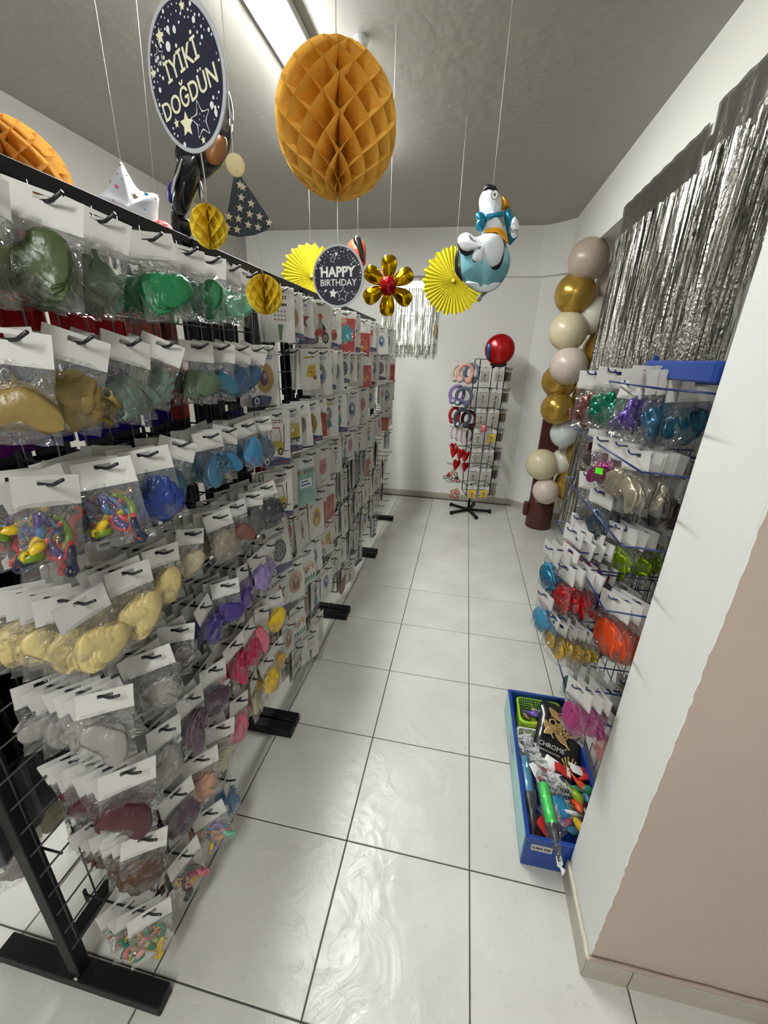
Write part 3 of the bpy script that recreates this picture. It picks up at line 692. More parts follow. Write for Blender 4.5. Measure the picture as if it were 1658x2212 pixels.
        B(-.06, .06, -.085, -.07, 'm'); [D(-.05+k*.02, -.062, .008, .01, 'g', 1) for k in range(6)]; D(-.045, .06, .009, .012, 'r', 1); title('k')
    elif n == 'tower':
        P([(-.012, -.05), (.012, -.05), (.006, .03), (-.004, .05)], 'gd'); P([(-.008, .0), (.01, .004), (.016, -.02), (-.012, -.03)], 'g', 1); D(-.03, .062, .01, .011, 'k'); D(-.03, .062, .006, .007, 'w', 1); B(-.0, .04, .058, .066, 'u')
    elif n == 'silver':
        D(0, .0, .03, .045, 's'); D(-.006, .0, .018, .03, 'b', 1); D(-.0, .008, .008, .012, 'w', 2); B(-.001, .001, -.07, -.045, 'r'); title('s')
    elif n == 'pinkcat':
        D(0, .0, .034, .04, 'p'); P([(-.03, .024), (-.02, .05), (-.006, .034)], 'p', 1); P([(.03, .024), (.02, .05), (.006, .034)], 'p', 1); [D(x, .006, .004, .006, 'k', 2) for x in (-.012, .012)]; D(0, -.008, .004, .003, 'v', 2); B(-.03, .03, -.08, -.076, 'k')
    elif n == 'yellow':
        D(0, .0, .036, .05, 'y'); D(0, .0, .028, .04, 'gd', 1); D(-.0, .014, .012, .012, 'u', 2); D(0, -.018, .016, .014, 'y', 2); B(-.05, -.03, .06, .075, 'p')
    elif n == 'banner':
        B(-.058, .058, -.11, .06, 'm'); [m.poly([(-.05+k*.02, Z+.05), (-.034+k*.02, Z+.05), (-.042+k*.02, Z+.03)], y-.0004, ix[c]) for k, c in enumerate('ryrbgo')]; B(-.04, .04, -.03, .01, 'w', 1); B(-.03, .03, -.02, -.012, 'b', 2); B(-.03, .02, -.004, .002, 'b', 2)
    elif n == 'sign':
        title('k'); B(-.02, .03, .04, .05, 'k'); [m.star(-.02+.014*(k % 4), Z+.02-.016*(k//4), .006, 0, y, ix['u']) for k in range(12)]; P([(-.005, -.09), (.005, -.09), (.012, -.03), (-.01, -.03)], 'g', 1)
    return m.mesh('printed_picture', MATS)
DN = dict(round='orange round balloon picture', bike='motorcycle picture', star='red star picture', wheel='black wheel picture', truck='yellow crane truck picture', lift='yellow forklift picture', zebra='zebra striped balloon picture',
          limbs='red balloon with limbs picture', owl='red-capped face picture', pair='two red balloons picture', bottle='silver bottle picture', cheese='yellow wedge picture', fish='silver and teal fish tail picture', teal='teal splash on red picture',
          figure='small blue-haired figure picture', redpack='red front', face='dark-haired round face picture', ovalpic='beige oval picture', letters='colourful letters picture', tower='golden tower picture', silver='silver and blue balloon picture',
          pinkcat='pink cat head picture', yellow='yellow round face picture', banner='mint front and bunting', sign='black star pattern')
PIC = {k: design(k) for k in DN}
PCARD = packet_card(); PWIDE = packet_card(.2, .15)
M_sleeve = film('packet_sleeve', haze=.02, gloss=.05, scale=25)
def sleeve_mesh():
    m = MB(); hw = PW/2+.003; vs = []; fs = []
    for j in range(5):
        for i in range(4):
            vs.append((-hw+2*hw*i/3, -.003-.0012*math.sin(i*2+j), .018-(PH+.008)*j/4))
    for j in range(4):
        for i in range(3): fs.append((j*4+i, (j+1)*4+i, (j+1)*4+i+1, j*4+i+1))
    return m.add(vs, fs, 0, True).mesh('clear_sleeve', [M_sleeve])
SLV = sleeve_mesh()
def packet(loc, rot, d, label, group=None, front=True, sc=1):
    t = empty('balloon_packet', loc, rot, label, 'foil balloon packet', group); t.scale = (sc, sc, sc)
    cdo = put('card', PCARD, t)
    if front: put('printed_picture', PIC[d], cdo)
    if front: put('clear_sleeve', SLV, t)
    return t
RACKS = [(.42, 1.335, 'second rack', 'second black wire display rack, holding printed foil balloon packets'), (1.36, 2.275, 'third rack', 'third black wire display rack along the aisle'), (2.30, 3.19, 'far rack', 'farthest black wire display rack, closest to the back wall')]
GRID = [
 [ # second rack rows (designs per hook; number of packets)
  [None, ('sign', 3), ('round', 4), ('star', 2), ('bike', 5), ('star', 3), ('pair', 4)],
  [('round', 6), None, None, ('cheese', 4), ('silver', 3), ('wheel', 4), ('zebra', 2)],
  [('lift', 4), ('truck', 4), ('zebra', 3), ('round', 3), ('redpack', 3), ('fish', 3), ('figure', 2)],
  [('lift', 5), ('silver', 3), ('banner', 2), ('figure', 4), ('pinkcat', 3), ('tower', 3), ('sign', 5)],
  [('wheel', 2), ('limbs', 4), ('tower', 4), ('yellow', 3), ('redpack', 4), ('redpack', 3), ('sign', 7)],
  [('star', 3), ('ovalpic', 3), ('letters', 4), ('silver', 6), ('letters', 5), ('cheese', 3), ('tower', 3)],
  [('ovalpic', 5), ('letters', 6), ('ovalpic', 4), ('figure', 3), ('silver', 3), ('tower', 7), ('face', 3)],
  [None, ('letters', 5), ('sign', 6), ('tower', 7), None, None, None]],
 [
  [('teal', 3), ('star', 3), ('bottle', 4), ('redpack', 2), ('owl', 4), ('silver', 3)],
  [('wheel', 4), ('silver', 2), ('fish', 4), ('redpack', 2), ('bottle', 3), ('silver', 3)],
  [('figure', 3), ('silver', 4), ('zebra', 3), ('pinkcat', 4), ('face', 3), ('silver', 2)],
  [('figure', 6), ('pinkcat', 7), ('sign', 7), ('pinkcat', 3), ('fish', 3), ('sign', 2)],
  [('sign', 8), ('figure', 4), ('fish', 3), ('pinkcat', 4), ('redpack', 2), ('cheese', 4)],
  [('tower', 4), ('yellow', 4), ('silver', 3), ('cheese', 3), ('tower', 3), ('sign', 3)],
  [('tower', 4), ('face', 3), ('sign', 3), ('yellow', 4), ('silver', 2), None],
  [('redpack', 4), ('sign', 3), None, ('figure', 3), None, None]],
 [
  [None, ('silver', 3), ('silver', 3), ('silver', 2), None],
  [('silver', 2), ('wheel', 3), ('silver', 3), ('redpack', 2), None],
  [None, ('pinkcat', 3), ('silver', 2), ('silver', 2), ('figure', 2)],
  [('sign', 3), ('silver', 3), ('redpack', 3), ('banner', 2), ('silver', 2)],
  [('redpack', 3), ('pinkcat', 3), None, ('silver', 2), ('figure', 2)],
  [('cheese', 3), ('silver', 3), ('tower', 3), ('tower', 2), None],
  [('fish', 3), ('silver', 2), ('cheese', 2), None, None],
  [('figure', 2), ('silver', 2), None, None, None]]]
rnd = random.Random(21)
for ri, (y0, y1, rn, lab) in enumerate(RACKS):
    hk = []; nc = len(GRID[ri][0])
    for r, row in enumerate(GRID[ri]):
        for c, it in enumerate(row):
            y = y0+.075+(y1-y0-.14)*c/(nc-1)+rnd.uniform(-.012, .012); z = ROWS[r]-(.0 if r < 5 else .0); L = .2+rnd.uniform(-.02, .02)
            hk.append((y, z, L))
            if not it: continue
            d, n = it; n = min(n, 4) if n < 6 else 5; n = n if ri < 2 else min(n, 2); sp = .0125 if n > 4 else .017; yw = (50 if r < 3 else 64 if r < 4 else 80)+(0 if r < 2 else 6*ri)+rnd.uniform(-14, 14); sc = rnd.choice((1, 1, .95, .9, 1.05, .82)); sp = sp*(1.35 if r > 3 else 1)
            for k in range(n):
                x = XP+L-.035-k*sp
                rot = (math.radians(rnd.uniform(-3, 3)), math.radians(rnd.uniform(-4, 4)), math.radians(yw+rnd.uniform(-5, 5)))
                pos = f'{ORD[c]} hook, {RW[r]} row, {rn}'
                if k == 0: packet((x, y, z-.004), rot, d, f'packet with {DN[d]}, front of {pos}', sc=sc)
                else: packet((x, y, z-.004), rot, d, f'packet {ORD[k]} from front behind {DN[d].replace(" picture", "")}, {pos}', f'packets behind the front one, {pos}', front=False, sc=sc)
    rack(y0, y1, lab, hk)

# ------------------------------------------------------------------ foil goods hanging on the hidden side of the near racks
foilc = dict(red=('dark red', rgb(150, 24, 34)), rose=('rosewood', rgb(140, 80, 70)), gold=('gold', rgb(200, 150, 30)), bronze=('bronze', rgb(90, 64, 14)), purple=('purple', rgb(110, 40, 120)), violet=('deep violet', rgb(50, 30, 130)), coral=('coral', rgb(220, 100, 90)), black=('black', rgb(16, 16, 20)), silver=('silver', rgb(120, 120, 124)))
def foil_pack_mesh(cn):
    m = MB(); vs = []; fs = []; nx, nz = 12, 8
    for side in (-1, 1):
        k0 = len(vs)
        for j in range(nz+1):
            for i in range(nx+1):
                u = i/nx*2-1; v = j/nz
                yy = side*(.010*math.sqrt(max(0, 1-u*u))+.0006)+.0022*math.sin(i*2.3)+.002*noise.noise(Vector((u*3, v*3, side)))
                vs.append((u*.062, yy, -.03-.175*v))
        for j in range(nz):
            for i in range(nx):
                f = (k0+j*(nx+1)+i, k0+(j+1)*(nx+1)+i, k0+(j+1)*(nx+1)+i+1, k0+j*(nx+1)+i+1); fs.append(f if side < 0 else f[::-1])
    m.add(vs, fs, 0, True)
    return m.mesh('folded_foil', [mat('foil_'+cn, foilc[cn][1], .28, metal=.85)])
FP = {k: foil_pack_mesh(k) for k in foilc}
_hk = HEAD['n'][0].copy(); _hk.materials.clear(); _hk.materials.append(mat('dark_card', (.03, .03, .034), .5)); HEADK = _hk
def foil_pack(loc, rz, cn, label, group=None):
    t = empty('foil_fringe_packet', loc, (0, 0, rz), label, 'foil packet', group)
    hc = put('header_card', HEADK, t); put('folded_foil', FP[cn], t)
    return t
back = [[('red', 6), ('rose', 2), ('gold', 2), ('bronze', 3)], [('purple', 3), ('violet', 4), ('coral', 2), ('purple', 3), ('black', 3)], [('black', 10)], [('black', 5), ('silver', 6)], [('black', 10)], [('silver', 6), ('black', 4)]]
rnd = random.Random(3)
for r, row in enumerate(back):
    z = [1.905, 1.70, 1.475, 1.24, 1.01, .78][r]; lst = [c for c, n in row for _ in range(n)]
    for i, cn in enumerate(lst[:8]):
        y = -.47+i*.118
        if y > 1.25: break
        foil_pack((XP-.10-(i % 2)*.02, y, z), PI/2+math.pi+rnd.uniform(-.1, .1) if False else PI/2+rnd.uniform(-.08, .08), cn, f'{foilc[cn][0]} folded foil packet, {ORD[i]} along {RW[r]} row behind the wire grid', None).scale = (1.06, 1, 1.18)
for ri, (ya, yb, rn) in enumerate([(.50, 1.30, 'second rack'), (1.44, 2.24, 'third rack'), (2.38, 3.14, 'far rack')]):
    for r in range(6):
        z = ROWS[r]
        for i in range(5):
            cn = rnd.choice(['black', 'black', 'black', 'bronze' if r < 2 else 'black', 'red' if r > 2 else 'black', 'silver' if r > 3 else 'violet'])
            o = foil_pack((XP-.09-(i % 2)*.02, ya+.04+(yb-ya-.08)*i/4, z+.01), PI/2+rnd.uniform(-.08, .08), cn, f'{foilc[cn][0]} foil packet, {ORD[i]} of five hidden behind the {RW[r]} row, {rn}')
            o.scale = (1.4, 1, 1.12)
# clear bags low behind the near rack
for i, (y, z) in enumerate(REAR):
    bag((XP-.14-.01*i, y, z-.004), (.05, .1, 1.0+.2*i), 'ivory' if i % 2 else 'clear', 'b', f'clear bag low behind the near rack, {ORD[i]} of five from the left', None)

# ------------------------------------------------------------------ blue wire stand on the right
def blue_stand():
    t = empty('balloon_stand', (.46, .40, 0), (0, 0, 0), 'blue wire display stand beside the white wall end, full of bags', 'display stand')
    m = MB()
    for y in (-.32, .32):
        m = MB(); m.bbox((-.008, y-.008, .14), (.008, y+.008, 1.72), .002); m.build('upright', M_blue, t)
    gw = MB().tube([(0, 0, .2), (0, 0, 1.66)], .0018, 5).mesh('vertical_wire', [M_bluew])
    for k in range(9): put('vertical_wire', gw, t, (0, -.28+.07*k, 0))
    cw = MB().tube([(0, -.32, 0), (0, .32, 0)], .0018, 5).mesh('cross_wire', [M_bluew])
    for k in range(20): put('cross_wire', cw, t, (.0, 0, .2+.0775*k))
    # side brackets and front rails of each tier
    br = MB()
    for y in (-.325, .325):
        br.tube([(0, y, 0), (-.22, y, .012)], .0026, 5)
    br.tube([(-.22, -.325, .012), (-.22, .325, .012)], .0026, 5)
    bm = br.mesh('tier_frame', [M_bluew])
    for z in (1.64, 1.455, 1.265, 1.075, .69): put('tier_frame', bm, t, (0, 0, z-.012))
    MB().bbox((-.14, -.34, 1.655), (-.10, .02, 1.70), .004).bbox((-.10, -.34, 1.655), (.01, -.30, 1.72), .003).build('header_board', M_blue, t)
blue_stand()
BL = [ # px, py of the rubber, x of the bag, colour, facing, size, chrome
 (1268, 888, .215, 'rosewood', 52, 'n', 1), (1284, 890, .235, 'rosewood', 62, 'n', 1), (1311, 889, .25, 'jade', 40, 'n', 1), (1326, 893, .27, 'jade', 50, 'n', 1), (1347, 912, .27, 'purple', 75, 's', 1), (1379, 894, .295, 'purple', 20, 'n', 1),
 (1418, 917, .33, 'steel', 12, 'b', 1), (1459, 925, .37, 'teal', 14, 'n', 1), (1493, 904, .42, 'purple', 20, 'n', 1),
 (1278, 987, .275, 'wine', 62, 's', 1), (1290, 1022, .25, 'magenta', 50, 's', 1), (1310, 1012, .275, 'magenta', 50, 's', 1), (1327, 1045, .28, 'ivory', 55, 'n', 1), (1353, 1066, .30, 'ivory', 50, 'n', 1), (1379, 1066, .33, 'taupe', 50, 'n', 1), (1420, 1113, .40, 'brown', 46, 'n', 1),
 (1260, 1099, .25, 'grey', 60, 'n', 0), (1283, 1135, .27, 'slate', 55, 'n', 1), (1311, 1140, .31, 'navy', 55, 's', 1),
 (1241, 1179, .25, 'pink', 58, 's', 0), (1306, 1200, .31, 'chromelime', 48, 's', 1), (1326, 1214, .33, 'chromelime', 48, 'n', 1), (1348, 1218, .355, 'chromelime', 45, 'n', 1), (1389, 1210, .42, 'chromelime', 45, 'n', 1),
 (1226, 1214, .215, 'magenta', 58, 'n', 1), (1244, 1236, .24, 'magenta', 55, 'n', 1),
 (1180, 1253, .145, 'aqua', 62, 'n', 1), (1207, 1292, .18, 'red', 60, 'n', 1), (1222, 1300, .205, 'red', 56, 'n', 1), (1250, 1280, .26, 'violet', 52, 'n', 1), (1274, 1286, .29, 'violet', 52, 'n', 1),
 (1293, 1329, .33, 'orange', 50, 'n', 0), (1309, 1374, .31, 'orange', 50, 'b', 0), (1344, 1404, .36, 'orange', 46, 'b', 0), (1250, 1329, .30, 'char', 55, 's', 0),
 (1166, 1341, .14, 'aqua', 60, 's', 0), (1180, 1352, .165, 'aqua', 56, 's', 0), (1268, 1388, .33, 'rosewood', 50, 'n', 0),
 (1187, 1384, .17, 'yellow', 60, 't', 1), (1199, 1400, .19, 'yellow', 58, 't', 1), (1212, 1405, .21, 'yellow', 58, 't', 1), (1236, 1412, .25, 'yellow', 55, 't', 1),
 (1233, 1486, .27, 'jade', 60, 's', 0), (1236, 1550, .24, 'magenta', 55, 'n', 0), (1281, 1540, .33, 'wine', 52, 's', 0), (1303, 1547, .37, 'wine', 52, 's', 0), (1338, 1530, .41, 'peach', 50, 's', 0), (1300, 1620, .34, 'salmon', 50, 's', 0)]
armm = {}
rnd = random.Random(9)
TIER = []
for n, (px, py, x, cn, yw, sz, ch) in enumerate(BL):
    p = at(px, py, 0, x)
    wv_, hv, pv = SIZES[sz]; yw_ = yw if yw < 30 else -(yw*.35+48+rnd.uniform(-5, 5)) if py > 950 else -yw*.9
    sc_ = 1.16
    z = p.z+(hv-.02+pv*.6)*sc_
    pos = 'above the blue box'
    r_ = next((k for k, zz in enumerate((1.55, 1.36, 1.2, 1.05, .86, .66, .47)) if z > zz), 7)
    TIER.append(r_)
    k = sum(1 for a, b_ in zip(TIER, BL) if a == r_ and b_[3] == cn)
    same = sum(1 for q in BL if q[3] == cn)
    lb = f'{"shiny " if ch else ""}{CNAME[cn]} balloon bag, {ORD[k-1]} such from the left, {RW[r_]} tier, blue stand'
    b = bag((x, p.y, z), (math.radians(rnd.uniform(-5, 5)), math.radians(rnd.uniform(-9, 9)), math.radians(yw_)), cn, sz, lb, None, chrome=bool(ch), sticker=cn in ('jade',) and not ch or (cn == 'magenta' and py == 1022), kind=('bundle', 'stack', 'bundle')[n % 3])
    b.scale = (sc_,)*3
    # rest of the stock hanging behind the front bag: mostly their header cards show
    arm = .46-x+.02
    m = MB(); m.tube([(0, 0, 0), (-arm+.006, 0, 0), (-arm, 0, .004), (-arm-.004, 0, .012)], .0024, 5)
    o = m.build('hook_arm', M_bluew, bpy.data.objects['balloon_stand'], (0, p.y-.40, z+.002))
    for q in range(2 if arm > .13 else 1):
        xx = x+.028*(q+1)
        if xx > .44: break
        b2 = bag((xx, p.y+rnd.uniform(-.003, .003), z), (math.radians(rnd.uniform(-4, 4)), math.radians(rnd.uniform(-6, 6)), math.radians(yw_+rnd.uniform(-7, 7))), cn, sz,
                 f'{CNAME[cn]} bag {("just", "second")[q]} behind the {ORD[k-1]} front one from left, {RW[r_]} tier, blue stand', f'bags behind the {ORD[k-1]} {CNAME[cn]} one, {RW[r_]} tier of the blue stand', chrome=bool(ch)); b2.scale = (sc_,)*3

# ------------------------------------------------------------------ blue box on the floor with its contents
M_aqua = mat('pale_aqua_print', rgb(150, 200, 196), .4, var=.2, vscale=6)
def blue_box():
    x0, x1, y0, y1, h = .178, .47, .056, .745, .15
    t = empty('storage_box', (x0, y0, 0), (0, 0, 0), 'long blue open box on the floor under the blue stand', 'box')
    W, D, th = x1-x0, y1-y0, .014
    MB().bbox((0, 0, .004), (W, D, .016), .002).build('base', M_blue, t)
    MB().bbox((0, 0, .016), (W, th, h), .002).build('end_panel', M_blue, t); MB().bbox((0, D-th, .016), (W, D, h), .002).build('end_panel', M_blue, t)
    MB().bbox((0, th, .016), (th, D-th, h), .002).build('side_panel', M_blue, t); MB().bbox((W-th, th, .016), (W, D-th, h), .002).build('side_panel', M_blue, t)
    MB().box((-.0012, .012, .018), (-.0002, D-.012, h-.012)).build('aqua_print', M_aqua, t)
    m = MB(); M = Matrix.Translation((-.0014, .42, .082)) @ Matrix.Rotation(-PI/2, 4, 'Z')
    m.disc(0, 0, .075, .042, 0, 28, 0, M); m.disc(0, 0, .070, .037, -.0003, 28, 1, M); m.disc(0, 0, .066, .033, -.0006, 28, 0, M); 
    for k in range(5): m.disc(-.04+.02*k, .004*math.sin(k*2), .007, .018, -.0009, 8, 1, M)
    m.build('oval_emblem', [mat('emblem_white', rgb(196, 206, 214), .4), mat('emblem_blue', rgb(56, 84, 150), .4)], t)
    MB().box((.022, -.0012, .092), (.092, -.0003, .122)).build('number_label', mat('label_grey', rgb(176, 172, 164), .5), t)
    put_text('0.062 066', .0155, M_ink, t, (.057, -.0016, .107), 0, .0006)
    MB().bbox((W-.125, -.004, .0), (W-.04, -.0005, .016), .001).build('foot_cap', M_blue, t)
blue_box()
def basket(loc, L, W, H_, m_, label, slots, thick=.003, name='basket'):
    t = empty(name, loc, (0, 0, 0), label, 'basket')
    rim = MB(); z = H_
    def rr(l, w, r=.02, n=5): 
        p = []
        for cx, cy, a0 in ((l/2-r, w/2-r, 0), (-l/2+r, w/2-r, PI/2), (-l/2+r, -w/2+r, PI), (l/2-r, -w/2+r, 1.5*PI)):
            p += [(cx+r*math.cos(a0+PI/2*k/n), cy+r*math.sin(a0+PI/2*k/n)) for k in range(n+1)]
        return p
    o, i = rr(L, W), rr(L-.014, W-.014); b = rr(L*.88, W*.86); n = len(o)
    vs = [(x, y, z) for x, y in o]+[(x, y, z+.003) for x, y in i]+[(x, y, z-.008) for x, y in o]
    rim.add(vs, [(k, (k+1) % n, n+(k+1) % n, n+k) for k in range(n)]+[(2*n+k, 2*n+(k+1) % n, (k+1) % n, k) for k in range(n)], 0, True); rim.build('rim', m_, t)
    # perforated wall: bars and bands
    g = MB(); q = 60 if slots == 'weave' else 44
    per = []
    for k in range(n):
        per.append((Vector((*i[k], z)), Vector((*b[k], .004))))
    tot = sum((per[(k+1) % n][0]-per[k][0]).length for k in range(n)); step = tot/q; acc = 0; s = 0
    for k in range(n):
        a, c = per[k], per[(k+1) % n]; ln = (c[0]-a[0]).length
        while s < acc+ln:
            f = (s-acc)/max(ln, 1e-6); g.tube([a[0].lerp(c[0], f), a[1].lerp(c[1], f)], .0016 if slots == 'weave' else .0022, 4); s += step
        acc += ln
    lv = 8 if slots == 'weave' else 2
    for r in range(lv+1):
        f = r/lv; g.tube([per[k % n][0].lerp(per[k % n][1], f) for k in range(n+1)], .0018 if slots == 'weave' else .004, 4, cap=False)
    g.build('slatted_wall', m_, t)
    MB().add([(x, y, .004) for x, y in b]+[(x, y, .0015) for x, y in b], [tuple(range(n)), tuple(range(2*n-1, n-1, -1))]).build('bottom', m_, t)
    return t
M_lime = mat('lime_plastic', rgb(150, 196, 40), .35); M_wplas = mat('white_plastic', (.72, .72, .7), .35)
basket((.318, .645, .018), .205, .155, .115, M_lime, 'lime green woven plastic basket at the far end of the blue box', 'weave')
basket((.275, .497, .018), .155, .115, .10, M_wplas, 'white slotted plastic basket next to the lime green one', 'slot')
basket((.355, .27, .018), .16, .105, .07, M_wplas, 'white slotted plastic basket in the middle of the blue box', 'slot')
# loose balloons: real limp balloons one by one
def loose(loc, rot, cn, label, L=.09, W=.045, sd=0):
    rr_ = random.Random(sd); m = MB(); limp(m, L, W, .006, Matrix.Identity(4), 0, rr_, .006); o = m.build('balloon', latex(cn), None, loc, rot)
    return tag(o, label, 'balloon')
for i, (x, y, z, cn, a, lb) in enumerate([(.285, .66, .105, 'purple', 1.2, 'limp purple balloon on top in the lime green basket'), (.33, .63, .11, 'purple', 2.2, 'second limp purple balloon, pointing out of the lime basket'), (.28, .61, .085, 'gold', 1.5, 'limp golden balloon at the near side of the lime basket'),
        (.32, .60, .08, 'red', 1.7, 'limp red balloon under the purple ones in the lime basket'), (.26, .68, .08, 'khaki', .6, 'limp khaki balloon at the left of the lime basket'), (.34, .69, .085, 'jade', 2.6, 'limp green balloon at the back of the lime basket'), (.31, .69, .09, 'cream', .3, 'limp cream balloon knotted in the lime basket')]):
    loose((x, y, z), (PI/2+rnd.uniform(-.3, .3), rnd.uniform(-.3, .3), a), cn, lb, sd=i)
# black branded bag of golden balloons
def black_bag():
    t = empty('balloon_bag', (.375, .50, .145), (math.radians(-62), math.radians(6), math.radians(-14)), 'large black glossy bag of golden balloons lying across the baskets', 'bag of balloons')
    mk = mat('glossy_black_film', (.012, .011, .012), .18)
    m = MB(); nx, nz = 12, 16; w, h = .20, .27
    for side in (-1, 1):
        vs = []; fs = []
        for j in range(nz+1):
            for i in range(nx+1):
                u, v = i/nx*2-1, j/nz*2-1
                vs.append((u*w/2, side*(.018*math.sqrt(max(0, (1-u**4)*(1-v**4))))+.006*noise.noise(Vector((u*2.5, v*3, side*2))), v*h/2))
        for j in range(nz):
            for i in range(nx): f = (j*(nx+1)+i, j*(nx+1)+i+1, (j+1)*(nx+1)+i+1, (j+1)*(nx+1)+i); fs.append(f if side < 0 else f[::-1])
        m.add(vs, fs, 0, True)
    m.build('bag_film', mk, t)
    r = rubber_mesh(5, 'rings'); o = r.build('balloons', mat('gold_rubber', rgb(190, 158, 106), .25, metal=.5), t, (-.005, -.021, .035)); o.scale = (1.9, .6, 1.5); o['kind'] = 'stuff'
    g = MB(); gm = mat('gold_print', rgb(206, 164, 104), .3, metal=.5)
    for s in (-1, 1):
        for k in range(3): a = .16+.3*k; g.add([(.05, -.0265, -.12), (.05+s*math.sin(a)*.045, -.0265, -.12+math.cos(a)*.06), (.05+s*math.sin(a+.14)*.044, -.0265, -.12+math.cos(a+.14)*.058)], [(0, 1, 2) if s < 0 else (0, 2, 1)])
    g.build('fan_emblem', gm, t)
    put_text('CHROME', .026, mat('grey_print', rgb(190, 186, 178), .4), t, (-.03, -.0275, -.055), 0, 0, 0)
    put_text('PREMIUM BALLOONS', .009, mat('grey_print', rgb(190, 186, 178), .4), t, (-.035, -.027, -.078), 0, 0, 0)
    MB().poly([(.03, .10), (.06, .10), (.06, .118), (.03, .118)], -.0125).build('corner_mark', mat('grey_print', rgb(190, 186, 178), .4), t)
black_bag()
def pump(loc, rot, cn, label, s=1):
    t = empty('balloon_pump', loc, rot, label, 'pump'); t.scale = (s, s, s)
    MB().lathe([(.0, -.075), (.019, -.075), (.0215, -.072), (.0215, .072), (.019, .075), (0, .075)], 24).build('barrel', mat('pump_'+cn, C.get(cn, (0, .5, .1)) if cn != 'vivid' else rgb(10, 200, 70), .3), t)
    MB().lathe([(0, .074), (.0225, .074), (.0235, .078), (.0235, .098), (.019, .108), (.009, .135), (.006, .175), (.0045, .19), (0, .19)], 20).build('nozzle', mat('pump_black', (.012, .012, .013), .3), t)
    MB().lathe([(0, -.088), (.013, -.088), (.013, -.0745), (0, -.0745)], 16).build('handle', mat('pump_black', (.012, .012, .013), .3), t)
    # clear sleeve with crumpled ends
    m = MB(); n = 14; vs = []; fs = []
    pr = [(-.125, .012), (-.10, .026), (-.06, .027), (0, .0265), (.07, .028), (.11, .027), (.14, .018), (.175, .011), (.20, .004)]
    for z, r in pr:
        for k in range(n):
            a = 2*PI*k/n; q = r*(1+.25*noise.noise(Vector((math.cos(a)*1.5, math.sin(a)*1.5, z*25)))*(1.6 if abs(z) > .09 else .5)); vs.append((q*math.cos(a)*1.05, q*math.sin(a), z))
    for j in range(len(pr)-1):
        for k in range(n): fs.append((j*n+k, j*n+(k+1) % n, (j+1)*n+(k+1) % n, (j+1)*n+k))
    m.add(vs, fs, 0, True); m.build('clear_wrap', M_film2, t)
    return t
a_, b_ = at(1172, 1702, 2, .165), at(1203, 1850, 2, .125)
dv = (b_-a_).normalized()
def aim(dv): return dv.to_track_quat('Z', 'Y').to_euler()
t = pump(a_+dv*.06+Vector((0, 0, .012)), aim(dv), 'vivid', 'green balloon pump with black nozzle lying over the near rim of the blue box', .9)
m = MB(); m.add([(-.010, 0, .175), (.009, .004, .175), (.013, -.002, .195), (-.002, .006, .212), (-.010, -.004, .205)], [(0, 1, 2, 3, 4)]); m.add([(-.005, .004, .205), (.010, .0, .207), (.012, .008, .218), (.0, .0, .232)], [(0, 1, 2, 3)]); m.build('paper_tag', M_card, t)
a_, b_ = at(1130, 1630, 2, .11), at(1148, 1770, 2, .09)
dv = (b_-a_).normalized(); pump(a_+dv*.09, aim(dv), 'aqua', 'blue balloon pump standing along the left side of the blue box')
# red and white small packs, blue and pink cards, coloured balloons at the near end
def small_pack(loc, rot, ca, cb, label, w=.05, h=.075, cat='packet'):
    t = empty('small_packet', loc, rot, label, cat)
    m = MB(); nx = 6; vs = []; fs = []
    for side in (-1, 1):
        k0 = len(vs)
        for j in range(nx+1):
            for i in range(nx+1):
                u, v = i/nx*2-1, j/nx*2-1; vs.append((u*w/2, side*(.006*math.sqrt(max(0, (1-u**4)*(1-v**4))))+.001*math.sin(i*4), v*h/2))
        for j in range(nx):
            for i in range(nx): f = (k0+j*(nx+1)+i, k0+j*(nx+1)+i+1, k0+(j+1)*(nx+1)+i+1, k0+(j+1)*(nx+1)+i); fs.append(f if side < 0 else f[::-1])
    m.add(vs, fs, 0, True); m.build('wrapper', mat('wrap_'+ca, C.get(ca, (.7, .7, .68)), .3), t)
    MB().box((-w/2*.9, -.0075, -h/2*.8), (w/2*.9, -.0068, -h/2*.35)).build('colour_band', mat('wrap_'+cb, C.get(cb, (.7, .7, .68)), .3), t)
for i, (px, py, z, a, ca, cb, lb) in enumerate([(1162, 1668, .12, .6, 'white', 'red', 'white packet with a red foot, left of the red packets in the box'), (1185, 1655, .13, -.5, 'white', 'red', 'small white packet with red edge, in the middle of the blue box'), (1215, 1663, .13, 1.4, 'red', 'white', 'red and white packet below the black bag'),
        (1248, 1664, .13, 1.7, 'white', 'red', 'white and red packet against the wall side of the box'), (1212, 1742, .09, .5, 'aqua', 'sky', 'blue packet under the green pump nozzle'), (1180, 1790, .06, .9, 'red', 'wine', 'dark red packet in the near left corner of the box'), (1160, 1785, .05, .2, 'char', 'wine', 'dark glossy packet beside the red one in the box corner'),
        (1213, 1765, .07, 1.1, 'lilac', 'pink', 'lilac packet under the blue one')]):
    p = at(px, py, 2, z); small_pack(p, (math.radians(-65), .1, a), ca, cb, lb)
